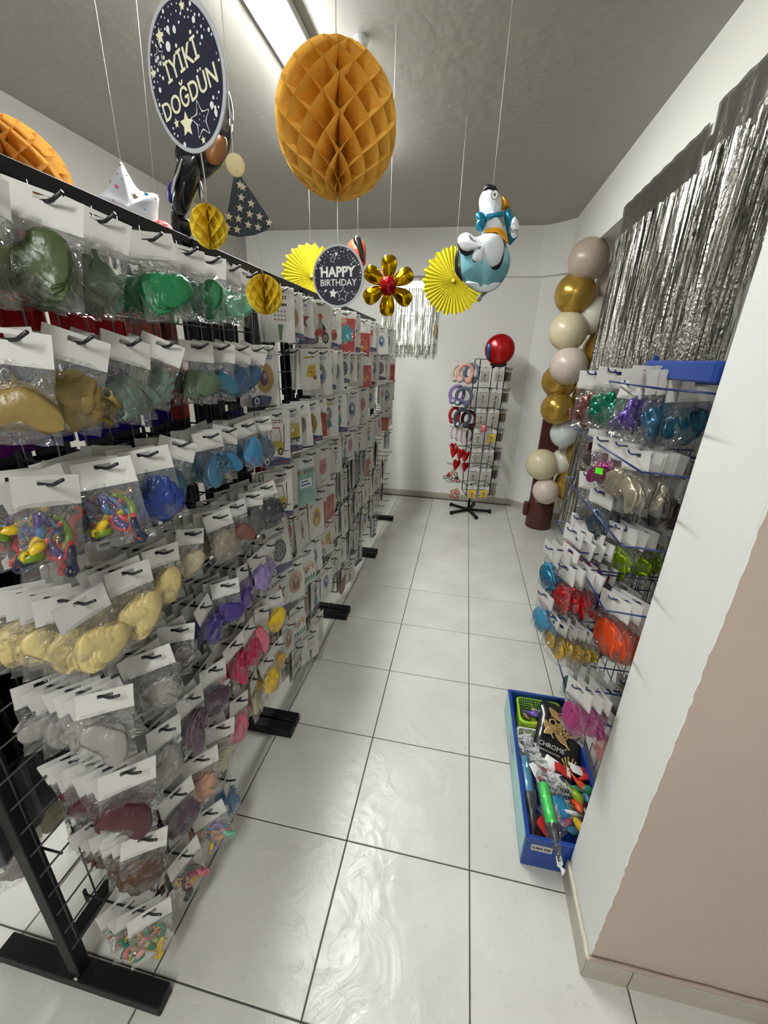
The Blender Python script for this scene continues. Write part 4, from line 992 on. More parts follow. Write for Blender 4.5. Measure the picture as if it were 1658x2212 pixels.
for i, (px, py, z, cn, a, lb) in enumerate([(1250, 1690, .13, 'orange', .8, 'limp orange balloon at the right wall side of the box'), (1262, 1680, .13, 'red', 2.2, 'limp red balloon above the orange one in the box'), (1255, 1703, .12, 'jade', 1.3, 'limp green balloon under the orange one'), (1262, 1715, .11, 'steel', .2, 'limp steel blue balloon in the right heap of the box'),
        (1244, 1735, .10, 'orange', .1, 'second limp orange balloon lower in the heap'), (1256, 1750, .10, 'eucal', 1.0, 'limp grey-green balloon lower in the heap'), (1249, 1778, .08, 'yellow', .3, 'limp yellow balloon near the front of the box'), (1238, 1795, .07, 'steel', 1.6, 'limp blue balloon in the near right corner of the box'),
        (1262, 1738, .10, 'wine', 2.0, 'limp dark red balloon at the wall side of the heap'), (1240, 1712, .11, 'chromelime', .5, 'limp olive balloon beside the orange ones')]):
    p = at(px, py, 2, z); loose(p, (PI/2+rnd.uniform(-.4, .4), rnd.uniform(-.3, .3), a), cn, lb, .10, .04, 20+i)
for i, (px, py, z, a) in enumerate([(1140, 1602, .12, .4), (1158, 1622, .12, 1.2), (1190, 1685, .12, .2), (1165, 1640, .13, 2.2), (1205, 1690, .12, 1.9), (1195, 1765, .09, .8)]):
    p = at(px, py, 2, z); t = empty('clear_packet', p, (math.radians(-70), .15, a), f'crumpled clear plastic packet in the blue box, {ORD[i]} from the far end', 'packet')
    put('pouch', POUCH['n'][i % 3], t, (0, 0, .08)); o = put('contents', RUB['rings'][i % 3], t, (0, 0, 0)); o.material_slots[0].link = 'OBJECT'; o.material_slots[0].material = mat('clear_plastic_bits', (.62, .62, .62), .15); o['kind'] = 'stuff'

# ------------------------------------------------------------------ balloon column at the corner
def column_stand():
    M_w = mat('dark_red_brown_wood', rgb(74, 32, 26), .4, var=.35, vscale=9, bump=.2)
    t = empty('garland_stand', (.745, 3.44, 0), (0, 0, 0), 'dark red-brown column stand with round foot behind the balloons', 'stand')
    MB().lathe([(0, .0), (.125, 0), (.132, .01), (.134, .25), (.128, .30), (.11, .33), (0, .33)], 28).build('round_foot', M_w, t)
    MB().bbox((-.125, -.03, .30), (.07, .03, 1.50), .012).build('upright_board', M_w, t)
    MB().bbox((-.175, -.04, .12), (-.125, .04, .27), .02).build('side_block', M_w, t)
column_stand()
balcol = dict(beige=rgb(172, 156, 142), cream=rgb(206, 196, 162), gold=rgb(176, 142, 62), blush=rgb(204, 190, 178), pearl=rgb(206, 212, 212), pale=rgb(210, 206, 192))
GAR = [(1270, 560, 44, 'beige'), (1350, 535, 36, 'pearl'), (1241, 634, 44, 'gold'), (1334, 606, 45, 'blush'), (1279, 680, 40, 'pale'), (1226, 715, 42, 'cream'), (1303, 756, 45, 'gold'), (1227, 790, 41, 'blush'), (1207, 822, 38, 'gold'), (1272, 795, 28, 'cream'),
       (1203, 882, 36, 'gold'), (1275, 855, 38, 'gold'), (1218, 935, 31, 'pearl'), (1262, 978, 38, 'gold'), (1169, 1003, 35, 'cream'), (1216, 995, 28, 'pale'), (1178, 1060, 29, 'blush'), (1236, 1045, 38, 'gold'), (1240, 1082, 34, 'cream')]
gn = dict(beige='greyish beige', cream='cream', gold='metallic gold', blush='pale pinkish', pearl='pearl white', pale='off-white')
def party_balloon(P, r, cn, label, grp=None, tilt=None):
    t = empty('balloon', P, tilt or (0, 0, 0), label, 'balloon', grp)
    mm = mat('garland_'+cn, balcol[cn], .24 if cn == 'gold' else .3, metal=.55 if cn == 'gold' else 0, var=.03) if cn != 'pearl' else mat('garland_pearl', balcol[cn], .2, coat=.6)
    MB().ell((0, 0, 0), (r, r, r), 32, 20, 0, lambda n: 1+(.10*(-n.z)**3 if n.z < 0 else 0)-.02).build('skin', mm, t)
    MB().lathe([(.010, -r*1.065), (.006, -r*1.10), (.010, -r*1.14), (.004, -r*1.145)], 10).build('knot', mm, t)
from collections import Counter
gc = Counter(); 
for i, (px, py, rp, cn) in enumerate(GAR):
    Yp = 3.06+(-.10 if rp > 40 else (.10 if rp < 32 else 0))+(i % 3)*.04
    if py > 900: Yp = 3.16+(i % 3)*.05
    if (px, py) in ((1350, 535), (1334, 606), (1303, 756), (1272, 795), (1275, 855), (1216, 995), (1240, 1082)): Yp += .14
    P = at(px, py, 1, Yp); R = (P-CAM).length; d = (P-CAM).normalized(); cs = d.dot(FW); r = rp*cs/FPX*R*.96
    gc[cn] += 1
    inward = Vector((.80, 3.2, P.z))-P
    ax = Vector((-inward.x, -inward.y, .2)).normalized()
    party_balloon(P, r, cn, f'{gn[cn]} latex balloon of the corner column, {ORD[gc[cn]-1]} {gn[cn]} one from the top', None, ax.to_track_quat('Z', 'Y').to_euler())
# small rosy foil piece tucked in the column
t = MB(); t.foil([(.06*math.cos(a)*(1+.3*math.sin(3*a)), .06*math.sin(a)) for a in [k*2*PI/24 for k in range(24)]], .015, seed=4)
tag(t.build('foil_balloon', mat('rose_foil', rgb(190, 130, 130), .2, metal=.8), None, at(1240, 895, 1, 2.97), (0, .4, .3)), 'crumpled rose foil balloon tucked beside the pearl white balloon', 'foil balloon')

# ------------------------------------------------------------------ revolving spinner at the back
def spinner():
    bx, by = -.005, 3.70
    t = empty('spinner_rack', (bx, by, 0), (0, 0, 0), 'tall black revolving wire rack with a cross foot by the back wall', 'spinner rack')
    m = MB().lathe([(0, .045), (.014, .045), (.014, .34), (0, .34)], 12); m.build('pole', M_black, t)
    for k in range(5):
        a = 2*PI*k/5+.05; M = Matrix.Rotation(a, 4, 'Z'); MB().bbox((.012, -.014, .012), (.245, .014, .036), .002, M=M).build('foot_arm', M_black, t)
        MB().bbox((.232, -.018, 0), (.262, .018, .04), .004, M=M).build('foot_cap', M_black, t)
    MB().lathe([(0, .01), (.03, .01), (.03, .05), (0, .05)], 14).build('hub', M_black, t)
    Zt = 1.70
    cor = [(-.05, -.15), (.21, -.08), (.16, .12), (-.10, .05)]
    for (x, y) in cor: MB().tube([(x, y, .25), (x, y, Zt)], .005, 6).build('corner_bar', M_black, t)
    MB().tube([(.078, -.115, .25), (.078, -.115, Zt-.05)], .004, 6).build('corner_bar', M_black, t)
    rg = MB()
    for a, b in zip(cor, cor[1:]+cor[:1]): rg.tube([(*a, 0), (*b, 0)], .0035, 5)
    rg.tube([(*cor[0], 0), (*cor[2], 0)], .003, 5)
    rm = rg.mesh('ring_frame', [M_black]); zs = [1.62-.21*k for k in range(7)]
    for z in zs+[Zt, .25]: put('ring_frame', rm, t, (0, 0, z))
    hk = MB().tube([(0, 0, 0), (0, -.075, 0), (0, -.085, .008)], .0028, 5).mesh('hook', [M_black])
    hr = MB().tube([(0, 0, 0), (.085, 0, 0), (.093, 0, .008)], .0028, 5).mesh('hook', [M_black])
    hl = MB().tube([(0, 0, 0), (-.20, -.03, 0), (-.215, -.033, .008)], .0028, 5).mesh('hook', [M_black])
    for z in zs:
        put('hook', hk, t, (.01, -.134, z)); put('hook', hk, t, (.145, -.098, z)); put('hook', hr, t, (.2, -.03, z)); put('hook', hr, t, (.19, .02, z)); put('hook', hl, t, (-.07, -.04, z)); put('hook', hl, t, (-.09, .02, z))
    # carded candle packs
    M_gp = mat('pale_goods', rgb(170, 164, 152), .4, var=.3, vscale=50); M_yp = mat('yellow_goods', rgb(214, 176, 30), .4); M_dp = mat('amber_goods', rgb(120, 98, 40), .4); M_bp = mat('maroon_goods', rgb(92, 40, 44), .4)
    hd = header_mesh(.098, .034)
    pm = pouch_mesh(.095, .12, .02, 2, .007, M_film2)
    goods = {}
    for nm, mm in (('pale', M_gp), ('yellow', M_yp), ('amber', M_dp), ('maroon', M_bp)):
        g = MB(); g.bbox((-.038, -.003, -.125), (.038, .003, -.035), .002); g.poly([(-.006, -.06), (.004, -.056), (.008, -.075), (-.002, -.09), (.006, -.105), (-.006, -.10)], -.0035, 1); g.disc(.0, -.118, .008, .006, -.0035, 8, 1)
        goods[nm] = g.mesh('carded_candle', [mm, M_ink])
    def pk(x, y, z, rz, nm, lb, grp=None):
        p = empty('candle_packet', (bx+x, by+y, z-.002), (rnd.uniform(-.05, .05), rnd.uniform(-.05, .05), rz), lb, 'candle packet', grp)
        put('header_card', hd, p); put('carded_candle', goods[nm], p); put('pouch', pm, p)
    for r, z in enumerate(zs):
        cl, cr = ('pale', 'pale') if r not in (3, 6) else (('pale', 'yellow') if r == 3 else ('yellow', 'yellow'))
        tr = f'{ORD[r]} row of the black spinner'
        pk(.01, -.195, z, .14, cl, f'{cl} candle packet, left front column, {tr}'); pk(.145, -.16, z, .14, cr, f'{cr} candle packet, right front column, {tr}')
        for q in range(2): pk(.01, -.165+.012*q, z, .14, cl, f'candle packet {ORD[q+1]} in the left front stack, {tr}', f'left front stack, {tr}'); 
        nm = ('amber', 'amber', 'amber', 'amber', 'maroon', 'maroon', 'pale')[r]
        for q in range(3): pk(.225+.022*q, -.03, z, 1.2, nm, f'{nm} candle packet, {ORD[q]} from left on the right side, {tr}', f'right side stack, {tr}')
    # ring shaped headbands, masks
    fl_ = lambda n, c: mat('plush_'+n, c, .9, bump=.6, bscale=120)
    def muff(P, c, n, lb, rz=0, s=1):
        q = empty('plush_headband', P, (0, .1, rz), lb, 'headband'); q.scale = (s*1.25,)*3
        MB().tube([(.062*math.sin(a), 0, .065*math.cos(a)-.07) for a in [(-2.6+5.2*k/14) for k in range(15)]], .015, 8).build('band', fl_(n, c), q)
        MB().ell((-.036, -.012, -.125), (.03, .022, .028), 12, 8).build('ear_pad', fl_(n, c), q); MB().ell((.036, -.012, -.125), (.03, .022, .028), 12, 8).build('ear_pad', fl_(n, c), q)
        MB().ell((-.036, -.035, -.125), (.016, .004, .015), 10, 6).build('pad_centre', mat('pad_centre', rgb(190, 190, 196), .6), q)
    def loc(px, py, y=3.55): return at(px, py, 1, y)
    muff(loc(1008, 786, 3.50), rgb(214, 160, 146), 'salmon', 'pale pink plush headband, uppermost on the spinner', .3); muff(loc(1022, 786, 3.60), rgb(112, 118, 134), 'grey', 'grey plush headband behind the pale pink one', -.5); muff(loc(990, 789, 3.62), rgb(196, 190, 180), 'ivory', 'ivory plush headband left of the pale pink one', .8, .9)
    muff(loc(990, 833, 3.55), rgb(128, 108, 160), 'violet', 'violet plush headband in the second row of the spinner', .4); muff(loc(1005, 837, 3.48), rgb(84, 90, 108), 'slate', 'slate grey plush headband in front of the violet one', -.2)
    muff(loc(1002, 884, 3.50), rgb(56, 62, 72), 'dark', 'dark plush headband in the third row of the spinner', .2); muff(loc(1016, 888, 3.58), rgb(60, 14, 18), 'crimson', 'black and red plush headband right of the dark one', -.4); muff(loc(984, 880, 3.60), rgb(150, 30, 36), 'red', 'red plush headband at the left of the third row', .8, .9)
    for i, (px, py, c, n) in enumerate([(981, 925, rgb(206, 160, 170), 'pink'), (992, 930, rgb(176, 164, 196), 'lilac'), (1002, 934, rgb(212, 168, 176), 'rose'), (1014, 930, rgb(64, 30, 36), 'maroon')]):
        P = loc(px, py, 3.52+.03*i); q = empty('bow_headband', P, (0, 0, .5), f'{n} headband with a bow, {ORD[i]} from the left in the fourth row', 'headband')
        MB().tube([(.035*math.sin(a), 0, .07*math.cos(a)-.05) for a in [(-2.7+5.4*k/14) for k in range(15)]], .008, 6).build('band', mat('band_'+n, c, .5), q)
        MB().ell((-.02, -.01, .025), (.022, .012, .016), 10, 7).ell((.02, -.01, .025), (.022, .012, .016), 10, 7).build('bow', mat('bow_white', rgb(206, 202, 194), .6), q)
    for i, (px, py, s) in enumerate([(980, 975, 1), (994, 980, 1), (1005, 985, 1), (985, 1003, 1), (1004, 1008, .9), (978, 965, .8)]):
        P = loc(px, py, 3.50+.04*i); q = empty('foil_heart_headband', P, (.1, .1, .4), f'shiny red headband, {ORD[i]} of the red cluster on the left of the spinner', 'headband'); q.scale = (s*1.05,)*3
        o_ = [(.036*math.sin(a)**3*1.2, (.034*math.cos(a)-.013*math.cos(2*a)-.005*math.cos(3*a))*1.9) for a in [2*PI*k/28 for k in range(28)]]
        MB().foil(o_, .014, seed=i).build('heart', mat('red_foil', rgb(176, 18, 22), .2, metal=.4), q)
        MB().tube([(0, .0, .03), (0, .005, .07)], .002, 5).build('loop', M_string, q)
    for i, (px, py, c1, c2) in enumerate([(978, 1020, rgb(160, 50, 24), rgb(180, 150, 130)), (968, 1028, rgb(14, 80, 50), rgb(150, 40, 24)), (985, 1034, rgb(170, 30, 26), rgb(30, 70, 40)), (984, 1060, rgb(170, 30, 20), rgb(190, 140, 60)), (982, 1070, rgb(150, 20, 20), rgb(200, 190, 170))]):
        P = loc(px, py, 3.5+.03*i); q = empty('party_glasses', P, (.1, .1*i, .3), f'festive glasses with red and green trim, {ORD[i]} from the top on the spinner', 'glasses')
        for s_ in (-1, 1):
            MB().tube([(s_*.03+.022*math.cos(a), 0, -.02+.018*math.sin(a)) for a in [2*PI*k/12 for k in range(13)]], .006, 6).build('rim', mat(f'glasses_{i}', c1, .4), q)
        MB().star(0, .012, .035, 0, -.006, 0, .5).build('star_trim', mat(f'trim_{i}', c2, .4), q)
    # roll of rosy ribbon hanging at the front
    q = empty('ribbon_roll', (bx+.055, by-.215, z0 := loc(1044, 925, by-.215).z), (0, 0, 0), 'shiny rose ribbon roll hanging on the front of the spinner', 'ribbon roll')
    MB().lathe([(0, -.035), (.03, -.035), (.034, -.033), (.034, .033), (.03, .035), (0, .035)], 20).build('roll', mat('rose_ribbon', rgb(206, 120, 122), .25, metal=.4), q)
    MB().tube([(0, 0, .03), (0, .02, .05), (0, .06, .06)], .002, 5).build('loop', M_black, q)
spinner()
def facing(P): d = CAM-P; return math.atan2(d.y, d.x)+PI/2
def plane(P, rz):
    n = Vector((math.sin(rz), -math.cos(rz), 0)); xa = Vector((math.cos(rz), math.sin(rz), 0))
    def f(px, py):
        d = ray(px, py); t = (P-CAM).dot(n)/d.dot(n); q = CAM+d*t-P; return (q.dot(xa), q.z)
    return f
def crop(ox, oy, s): return lambda x, y: (ox+x*s, oy+y*s)
def smooth(pts, k=3):       # Catmull-Rom closed outline
    n = len(pts); out = []
    for i in range(n):
        p0, p1, p2, p3 = [Vector(pts[(i+j-1) % n]) for j in range(4)]
        for s in range(k):
            t = s/k; q = .5*((2*p1)+(-p0+p2)*t+(2*p0-5*p1+4*p2-p3)*t*t+(-p0+3*p1-3*p2+p3)*t**3); out.append((q.x, q.y))
    return out
def string(P, ztop, parent=None, r=.0011, dz=0, label=None):
    return MB().tube([(0, 0, dz), (0, 0, ztop-P.z)], r, 5).build('string', M_string, parent)
# round red foil balloon on top of the spinner
P = at(1079, 752, 1, 3.62); rz = facing(P); f = plane(P, rz); c_ = crop(900, 650, 350/1548)
t = empty('foil_balloon', P, (0, 0, rz), 'round red foil balloon with blue side band on top of the spinner', 'foil balloon')
q0 = f(*c_(790, 465)); rx = abs(f(*c_(936, 465))[0]-q0[0]); ol = [(q0[0]+rx*math.cos(k*PI/20), q0[1]+rx*1.0*math.sin(k*PI/20)) for k in range(40)]
MB().foil(ol, .075, seed=2, crinkle=.03).build('body', mat('red_gloss_foil', rgb(170, 16, 20), .22, metal=.35), t)
MB().foil(smooth([f(*c_(x, y)) for x, y in [(672, 430), (706, 412), (700, 520), (690, 560), (668, 510)]]), .012, seed=3).build('side_band', mat('blue_foil', rgb(30, 90, 150), .25, metal=.5), t, (0, -.055, 0))
MB().foil(smooth([f(*c_(x, y)) for x, y in [(700, 590), (860, 600), (800, 640), (740, 645)]]), .01, seed=3).build('dark_foot', mat('black_foil', (.01, .01, .012), .2, metal=.3), t)
MB().lathe([(.004, -.20), (.004, -.07)], 6).build('stick', M_black, t)

# ------------------------------------------------------------------ honeycomb paper balls
def honeycomb(P, R, col, label, name, N=30, n=7, rot=0, lift=1.0, strtop=None, rough=.7, metal=0, sub=2, strdown=None, twist=0):
    t = empty('honeycomb_ball', P, (0, 0, rot), label, 'paper ball')
    m = MB(); dl = 2*PI/N
    ns = n*2*sub
    for j in range(N):
        vs = []; fs = []
        rs = [.0, .3, .62, .84, 1.0]
        for a in range(ns+1):
            th = PI*(.02+.96*a/ns); ph = a/sub
            tri = 1-2*abs((ph % 2)-1) if True else 0
            s = math.copysign(abs(tri)**.8, tri)
            for r in rs:
                phi = j*dl+(1 if j % 2 else -1)*dl*.49*s*min(1, r*1.35)
                vs.append((R*r*math.sin(th)*math.cos(phi), R*r*math.sin(th)*math.sin(phi), R*lift*r*math.cos(th)+(1-r)*R*lift*math.cos(th)*.9))
        k = len(rs)
        for a in range(ns):
            for q in range(k-1): fs.append((a*k+q, a*k+q+1, (a+1)*k+q+1, (a+1)*k+q))
        m.add(vs, fs, 0, False)
    mm = mat(name, col, rough, metal=metal, var=.08, vscale=60)
    if not metal and not mm.get('tl'):
        mm['tl'] = 1; nt = mm.node_tree; o_ = nt.nodes['Material Output']; b2 = nt.nodes['Principled BSDF']; tl = nt.nodes.new('ShaderNodeBsdfTranslucent'); tl.inputs[0].default_value = (*[min(1, x*1.3) for x in col], 1)
        ms = nt.nodes.new('ShaderNodeMixShader'); ms.inputs[0].default_value = .3; nt.links.new(b2.outputs[0], ms.inputs[1]); nt.links.new(tl.outputs[0], ms.inputs[2]); nt.links.new(ms.outputs[0], o_.inputs[0])
    m.build('paper_cells', mm, t)
    if strtop: MB().tube([(0, 0, R*lift*.9), (0, 0, strtop-P[2])], .0012, 5).build('string', M_string, t); MB().ell((0, 0, R*lift+.006), (.004, .004, .005), 8, 6).build('knot', M_string, t)
    if strdown: MB().tube([(0, 0, -R*lift*.95), (0, 0, -strdown)], .0011, 5).build('string', M_string, t)
    return t
BALL = far(727, 272, 1.14)
honeycomb(BALL, .122, rgb(232, 184, 84), 'large orange honeycomb paper ball hanging in the middle of the room', 'orange_paper', 26, 7, .1, 1.0, H, strdown=.215)
ob = far(28, 392, 1.45)
honeycomb(ob, .118, rgb(228, 178, 90), 'orange honeycomb paper ball at the far left behind the rack rail', 'orange_paper_2', 26, 7, .3, 1.0, H)
DC = far(402, 170, .825)
g1 = far(451, 490, .90)
g2 = far(571, 637, .96)
honeycomb(g1, .0305, rgb(236, 208, 66), 'small gold honeycomb ball hanging under the dark blue disc sign', 'gold_paper', 18, 4, .2, 1.08, None, .4, .25, 2)
honeycomb(g2, .036, rgb(236, 208, 66), 'small gold honeycomb ball hanging below the star-patterned cone', 'gold_paper', 24, 4, .0, 1.02, None, .4, .25, 2)

# ------------------------------------------------------------------ printed disc signs
M_dkb = mat('night_blue_print', rgb(28, 30, 52), .5); M_dkb2 = mat('night_blue_print_far', rgb(34, 36, 52), .5); M_rim = mat('silver_card_rim', rgb(178, 180, 186), .4); M_cr = mat('cream_print', rgb(226, 222, 190), .5); M_wp = mat('white_print', rgb(226, 226, 224), .5)
def disc_sign(P, D, rot, label, dk, dots, seed, tl=0.0):
    t = empty('hanging_sign', P, rot, label, 'hanging sign')
    R = D/2
    m = MB(); n = 64
    vs = [(R*math.cos(2*PI*k/n), y, R*math.sin(2*PI*k/n)) for y in (-.001, .001) for k in range(n)]
    m.add(vs, [tuple(range(n)), tuple(range(2*n-1, n-1, -1))]+[(k, n+k, n+(k+1) % n, (k+1) % n) for k in range(n)]); m.build('card_disc', M_rim, t)
    pr_ = MB().disc(0, 0, R*.93, None, -.0013, 64).build('blue_print', dk, t); t['_p'] = 1
    rr_ = random.Random(seed); d = MB(); placed = []
    for k in range(dots):
        for _ in range(40):
            a = rr_.uniform(0, 2*PI); q = R*.9*math.sqrt(rr_.random()); x, z = q*math.cos(a), q*math.sin(a)
            xr, zr = x*math.cos(tl)+z*math.sin(tl), -x*math.sin(tl)+z*math.cos(tl)
            if (abs(xr) < R*.86 and -R*.42 < zr < R*.20) or (abs(xr) < R*.5 and -R*.42 < zr < R*.56) or (abs(x) < R*.52 and z < -R*.3): continue
            if all(math.hypot(x-p[0], z-p[1]) > R*.075 for p in placed): placed.append((x, z)); d.disc(x, z, R*rr_.choice((.012, .015, .02, .028)), None, -.0016, 8); break
    d.build('dots', M_wp, pr_)
    del t['_p']
    return t, pr_
def star_out(cx, cz, r, rot=0, k=.5): return smooth([(cx+(r if i % 2 == 0 else r*k)*math.sin(rot+PI*i/5), cz+(r if i % 2 == 0 else r*k)*math.cos(rot+PI*i/5)) for i in range(10)], 3)
# big one
R_ = .15/2
t, tp = disc_sign(DC, .15, (.15, 0, math.radians(-20)), 'large dark blue disc sign with birthday lettering and stars, hanging top left', M_dkb, 90, 4, .15)
TL = .15
s = MB(); s.star(-.015, -.043, .0140, .1, -.0017, 0, .5); s.star(-.032, .046, .0085, .1, -.0017, 0, .5); s.star(.020, .060, .0055, .1, -.0017); s.star(.012, -.064, .005, 0, -.0017); s.star(-.036, -.038, .006, 0, -.0017); s.star(-.062, .018, .006, 0, -.0017); s.build('cream_stars', M_cr, tp)
s = MB(); s.ring(star_out(.015, -.044, .0205, -.05), .0016, -.0018); s.ring(star_out(-.042, .030, .0100, .0), .001, -.0018); [s.disc(.015+x, -.044+z, .0009, None, -.0018, 6) for x, z in ((0, .006), (.005, -.002), (-.005, -.004), (.002, -.010), (-.003, .001), (.007, .003))]; s.build('outline_stars', M_wp, tp)
s = MB(); [s.disc(x, z, rx, rx*1.0, -.0018, 12) for x, z, rx in ((-.014, .048, .0033), (-.002, .045, .0033), (-.020, .034, .0048), (.036, .044, .0030), (.041, -.034, .0036), (.046, -.042, .0032), (-.055, .0, .0028), (-.028, -.062, .0028))]; s.build('large_dots', M_wp, tp)
put_text('İYİKİ', .0285, M_cr, tp, (-.001, -.0019, .015), 0, .0003, TL)
put_text('DOĞDÜN', .0268, M_cr, tp, (.001, -.0019, -.0165), 0, .0003, TL)
MB().tube([(0, 0, R_-.004), (0, 0, (H-DC.z)/math.cos(.15))], .0011, 5).build('string', M_string, t)
b_ = Vector((0, .0, -R_+.003)); 
tip = (Matrix.Translation(DC) @ Matrix.Rotation(math.radians(-20), 4, 'Z') @ Matrix.Rotation(.15, 4, 'X')).inverted() @ Vector((g1.x, g1.y, g1.z+.032))
MB().tube([b_, b_.lerp(tip, .45)+Vector((.002, 0, -.004)), tip], .0009, 5).build('lower_string', M_string, t)
# HAPPY BIRTHDAY
hz_ = (far(736, 600, 1.08)).z
DP = Vector((BALL.x, BALL.y, hz_))
t, tp = disc_sign(DP, .126, (0, 0, math.radians(-8)), 'small dark disc sign reading HAPPY BIRTHDAY under the orange ball', M_dkb2, 60, 8)
put_text('HAPPY', .028, M_wp, tp, (-.001, -.0019, .008), 0, .0009)
put_text('BIRTHDAY', .019, M_wp, tp, (.001, -.0019, -.013), 0, .0002)
s = MB(); s.star(-.012, -.034, .0105, .1, -.0017, 0, .5); s.star(-.003, .044, .005, 0, -.0017); s.star(-.03, -.028, .0035, 0, -.0017); s.star(-.045, .034, .004, 0, -.0017); s.build('white_stars', M_wp, tp)
s = MB(); s.ring(star_out(.012, -.037, .0165, .1), .0014, -.0018); s.ring(star_out(-.012, .034, .0085, .1), .0009, -.0018); s.build('outline_stars', M_wp, tp)
MB().tube([(0, 0, .058), (0, 0, BALL.z-.12-DP.z)], .0011, 5).build('string', M_string, t)
# wooden bead card + star cone
CO = far(530, 440, .96); rz = facing(CO)+.05; f = plane(CO, rz)
t = empty('hanging_cone', CO, (0, 0, rz), 'dark paper cone card with cream stars under a small wooden disc', 'hanging decoration')
pts = [f(506, 374), f(517, 376), f(589, 484), f(575, 498), f(549, 508), f(515, 512), f(483, 504)]
m = MB(); k = len(pts); vs = [(p[0], y, p[1]) for y in (-.0008, .0008) for p in pts]
m.add(vs, [tuple(range(k)), tuple(range(2*k-1, k-1, -1))]+[(i, k+i, k+(i+1) % k, (i+1) % k) for i in range(k)]); m.build('cone_card', mat('slate_print', rgb(44, 52, 62), .5), t)
s = MB(); a0 = f(508, 382)
for (px, py) in [(506, 385), (518, 400), (500, 400)][:2]+[(524+dx*21-dy*3, 404+dy*23+dx*9+(dx % 2)*4) for dy in range(5) for dx in range(-2, 4)]:
    x_, y_ = px, py
    xl = 506+(483-506)*(y_-374)/130; xr = 517+(589-517)*(y_-376)/108
    if xl+4 < x_ < xr-5 and y_ < 500-(x_-515)*.12: q = f(x_, y_); s.star(q[0], q[1], .0072, .1, -.0012, 0, .42)
s.build('cream_stars', mat('cream_star_print', rgb(214, 204, 180), .5), t)
q = f(508, 357); MB().ell((q[0], -.001, q[1]), (.0165, .0035, .0175), 24, 10).build('wooden_disc', mat('pale_wood', rgb(216, 200, 150), .5, var=.15, vscale=120), t)
MB().tube([(q[0]-.002, 0, q[1]+.015), (q[0]-.002, 0, H-CO.z)], .0011, 5).build('string', M_string, t)
R2 = Matrix.Translation(CO) @ Matrix.Rotation(rz, 4, 'Z'); e_ = R2.inverted() @ Vector((g2.x, g2.y, g2.z+.036)); q = f(541, 512)
MB().tube([(q[0], 0, q[1]+.004), e_], .0009, 5).build('lower_string', M_string, t)

# ------------------------------------------------------------------ gold flower balloon
P = far(838, 618, 2.3); rz = facing(P); f = plane(P, rz); 
t = empty('flower_balloon', P, (0, 0, rz), 'gold foil flower balloon with a shiny red centre', 'foil balloon')
M_gf = mat('gold_foil', rgb(206, 160, 10), .13, metal=1, bump=.15, bscale=20); M_rf = mat('ruby_foil', rgb(150, 6, 22), .15, metal=.5)
Rp = .125
for k in range(6):
    a = k*PI/3+.02; M = Matrix.Rotation(a, 4, 'Y')
    out = smooth([(-.012, .025), (-.026, .05), (-.038, .085), (-.036, .115), (-.018, .133), (.018, .133), (.036, .115), (.038, .085), (.026, .05), (.012, .025)], 2)
    MB().foil(out, .030, c=(0, .088), seed=k, crinkle=.05).build('petal', M_gf, t, (0, 0, 0), (0, a, 0))
MB().foil([(.041*math.cos(b)*(1+.03*math.sin(9*b)), .044*math.sin(b)*(1+.03*math.sin(9*b))) for b in [2*PI*k/36 for k in range(36)]], .04, seed=4, crinkle=.04).build('centre', M_rf, t, (0, -.012, 0))
MB().tube([(0, 0, .12), (0, 0, H-P.z)], .0009, 5).build('string', M_string, t)
# ------------------------------------------------------------------ pleated yellow paper fans
def fan(P, R, label, rz, N=44, fade=0):
    t = empty('paper_fan', P, (0, 0, rz), label, 'paper fan')
    m = MB(); vs = [(0, 0, 0)]; fs = []; rs = [.12, .5, .86, 1]
    for k in range(N*2):
        a = PI*k/N
        for q, r in enumerate(rs):
            rr_ = r*R*(.925 if (q == 3 and k % 4 in (1, 2)) else 1)*(1+.02*math.sin(k*1.3) if q == 3 else 1); y = (.010 if k % 2 else -.010)*r**.7
            vs.append((rr_*math.cos(a), y, rr_*math.sin(a)))
    n = N*2
    for k in range(n):
        k2 = (k+1) % n; fs.append((0, 1+4*k, 1+4*k2))
        for q in range(3): fs.append((1+4*k+q, 1+4*k+q+1, 1+4*k2+q+1, 1+4*k2+q))
    m.add(vs, fs); m.build('pleats', mat('yellow_paper', rgb(200, 188, 36), .7, var=.08, vscale=30), t)
    MB().lathe([(0, -.004), (.012, -.004), (.012, .004), (0, .004)], 12, M=Matrix.Rotation(PI/2, 4, 'X')).build('centre_button', mat('amber_paper', rgb(196, 160, 20), .6), t, (0, -.008, 0))
    MB().tube([(0, 0, R*.97), (0, 0, H-P[2])], .0008, 5).build('string', M_string, t)
P = far(979, 607, 3.0); fan(P, .198, 'yellow pleated paper fan behind the stork balloon', facing(P))
P = far(672, 597, 3.05); fan(P, .185, 'yellow pleated paper fan behind the HAPPY BIRTHDAY disc', facing(P))
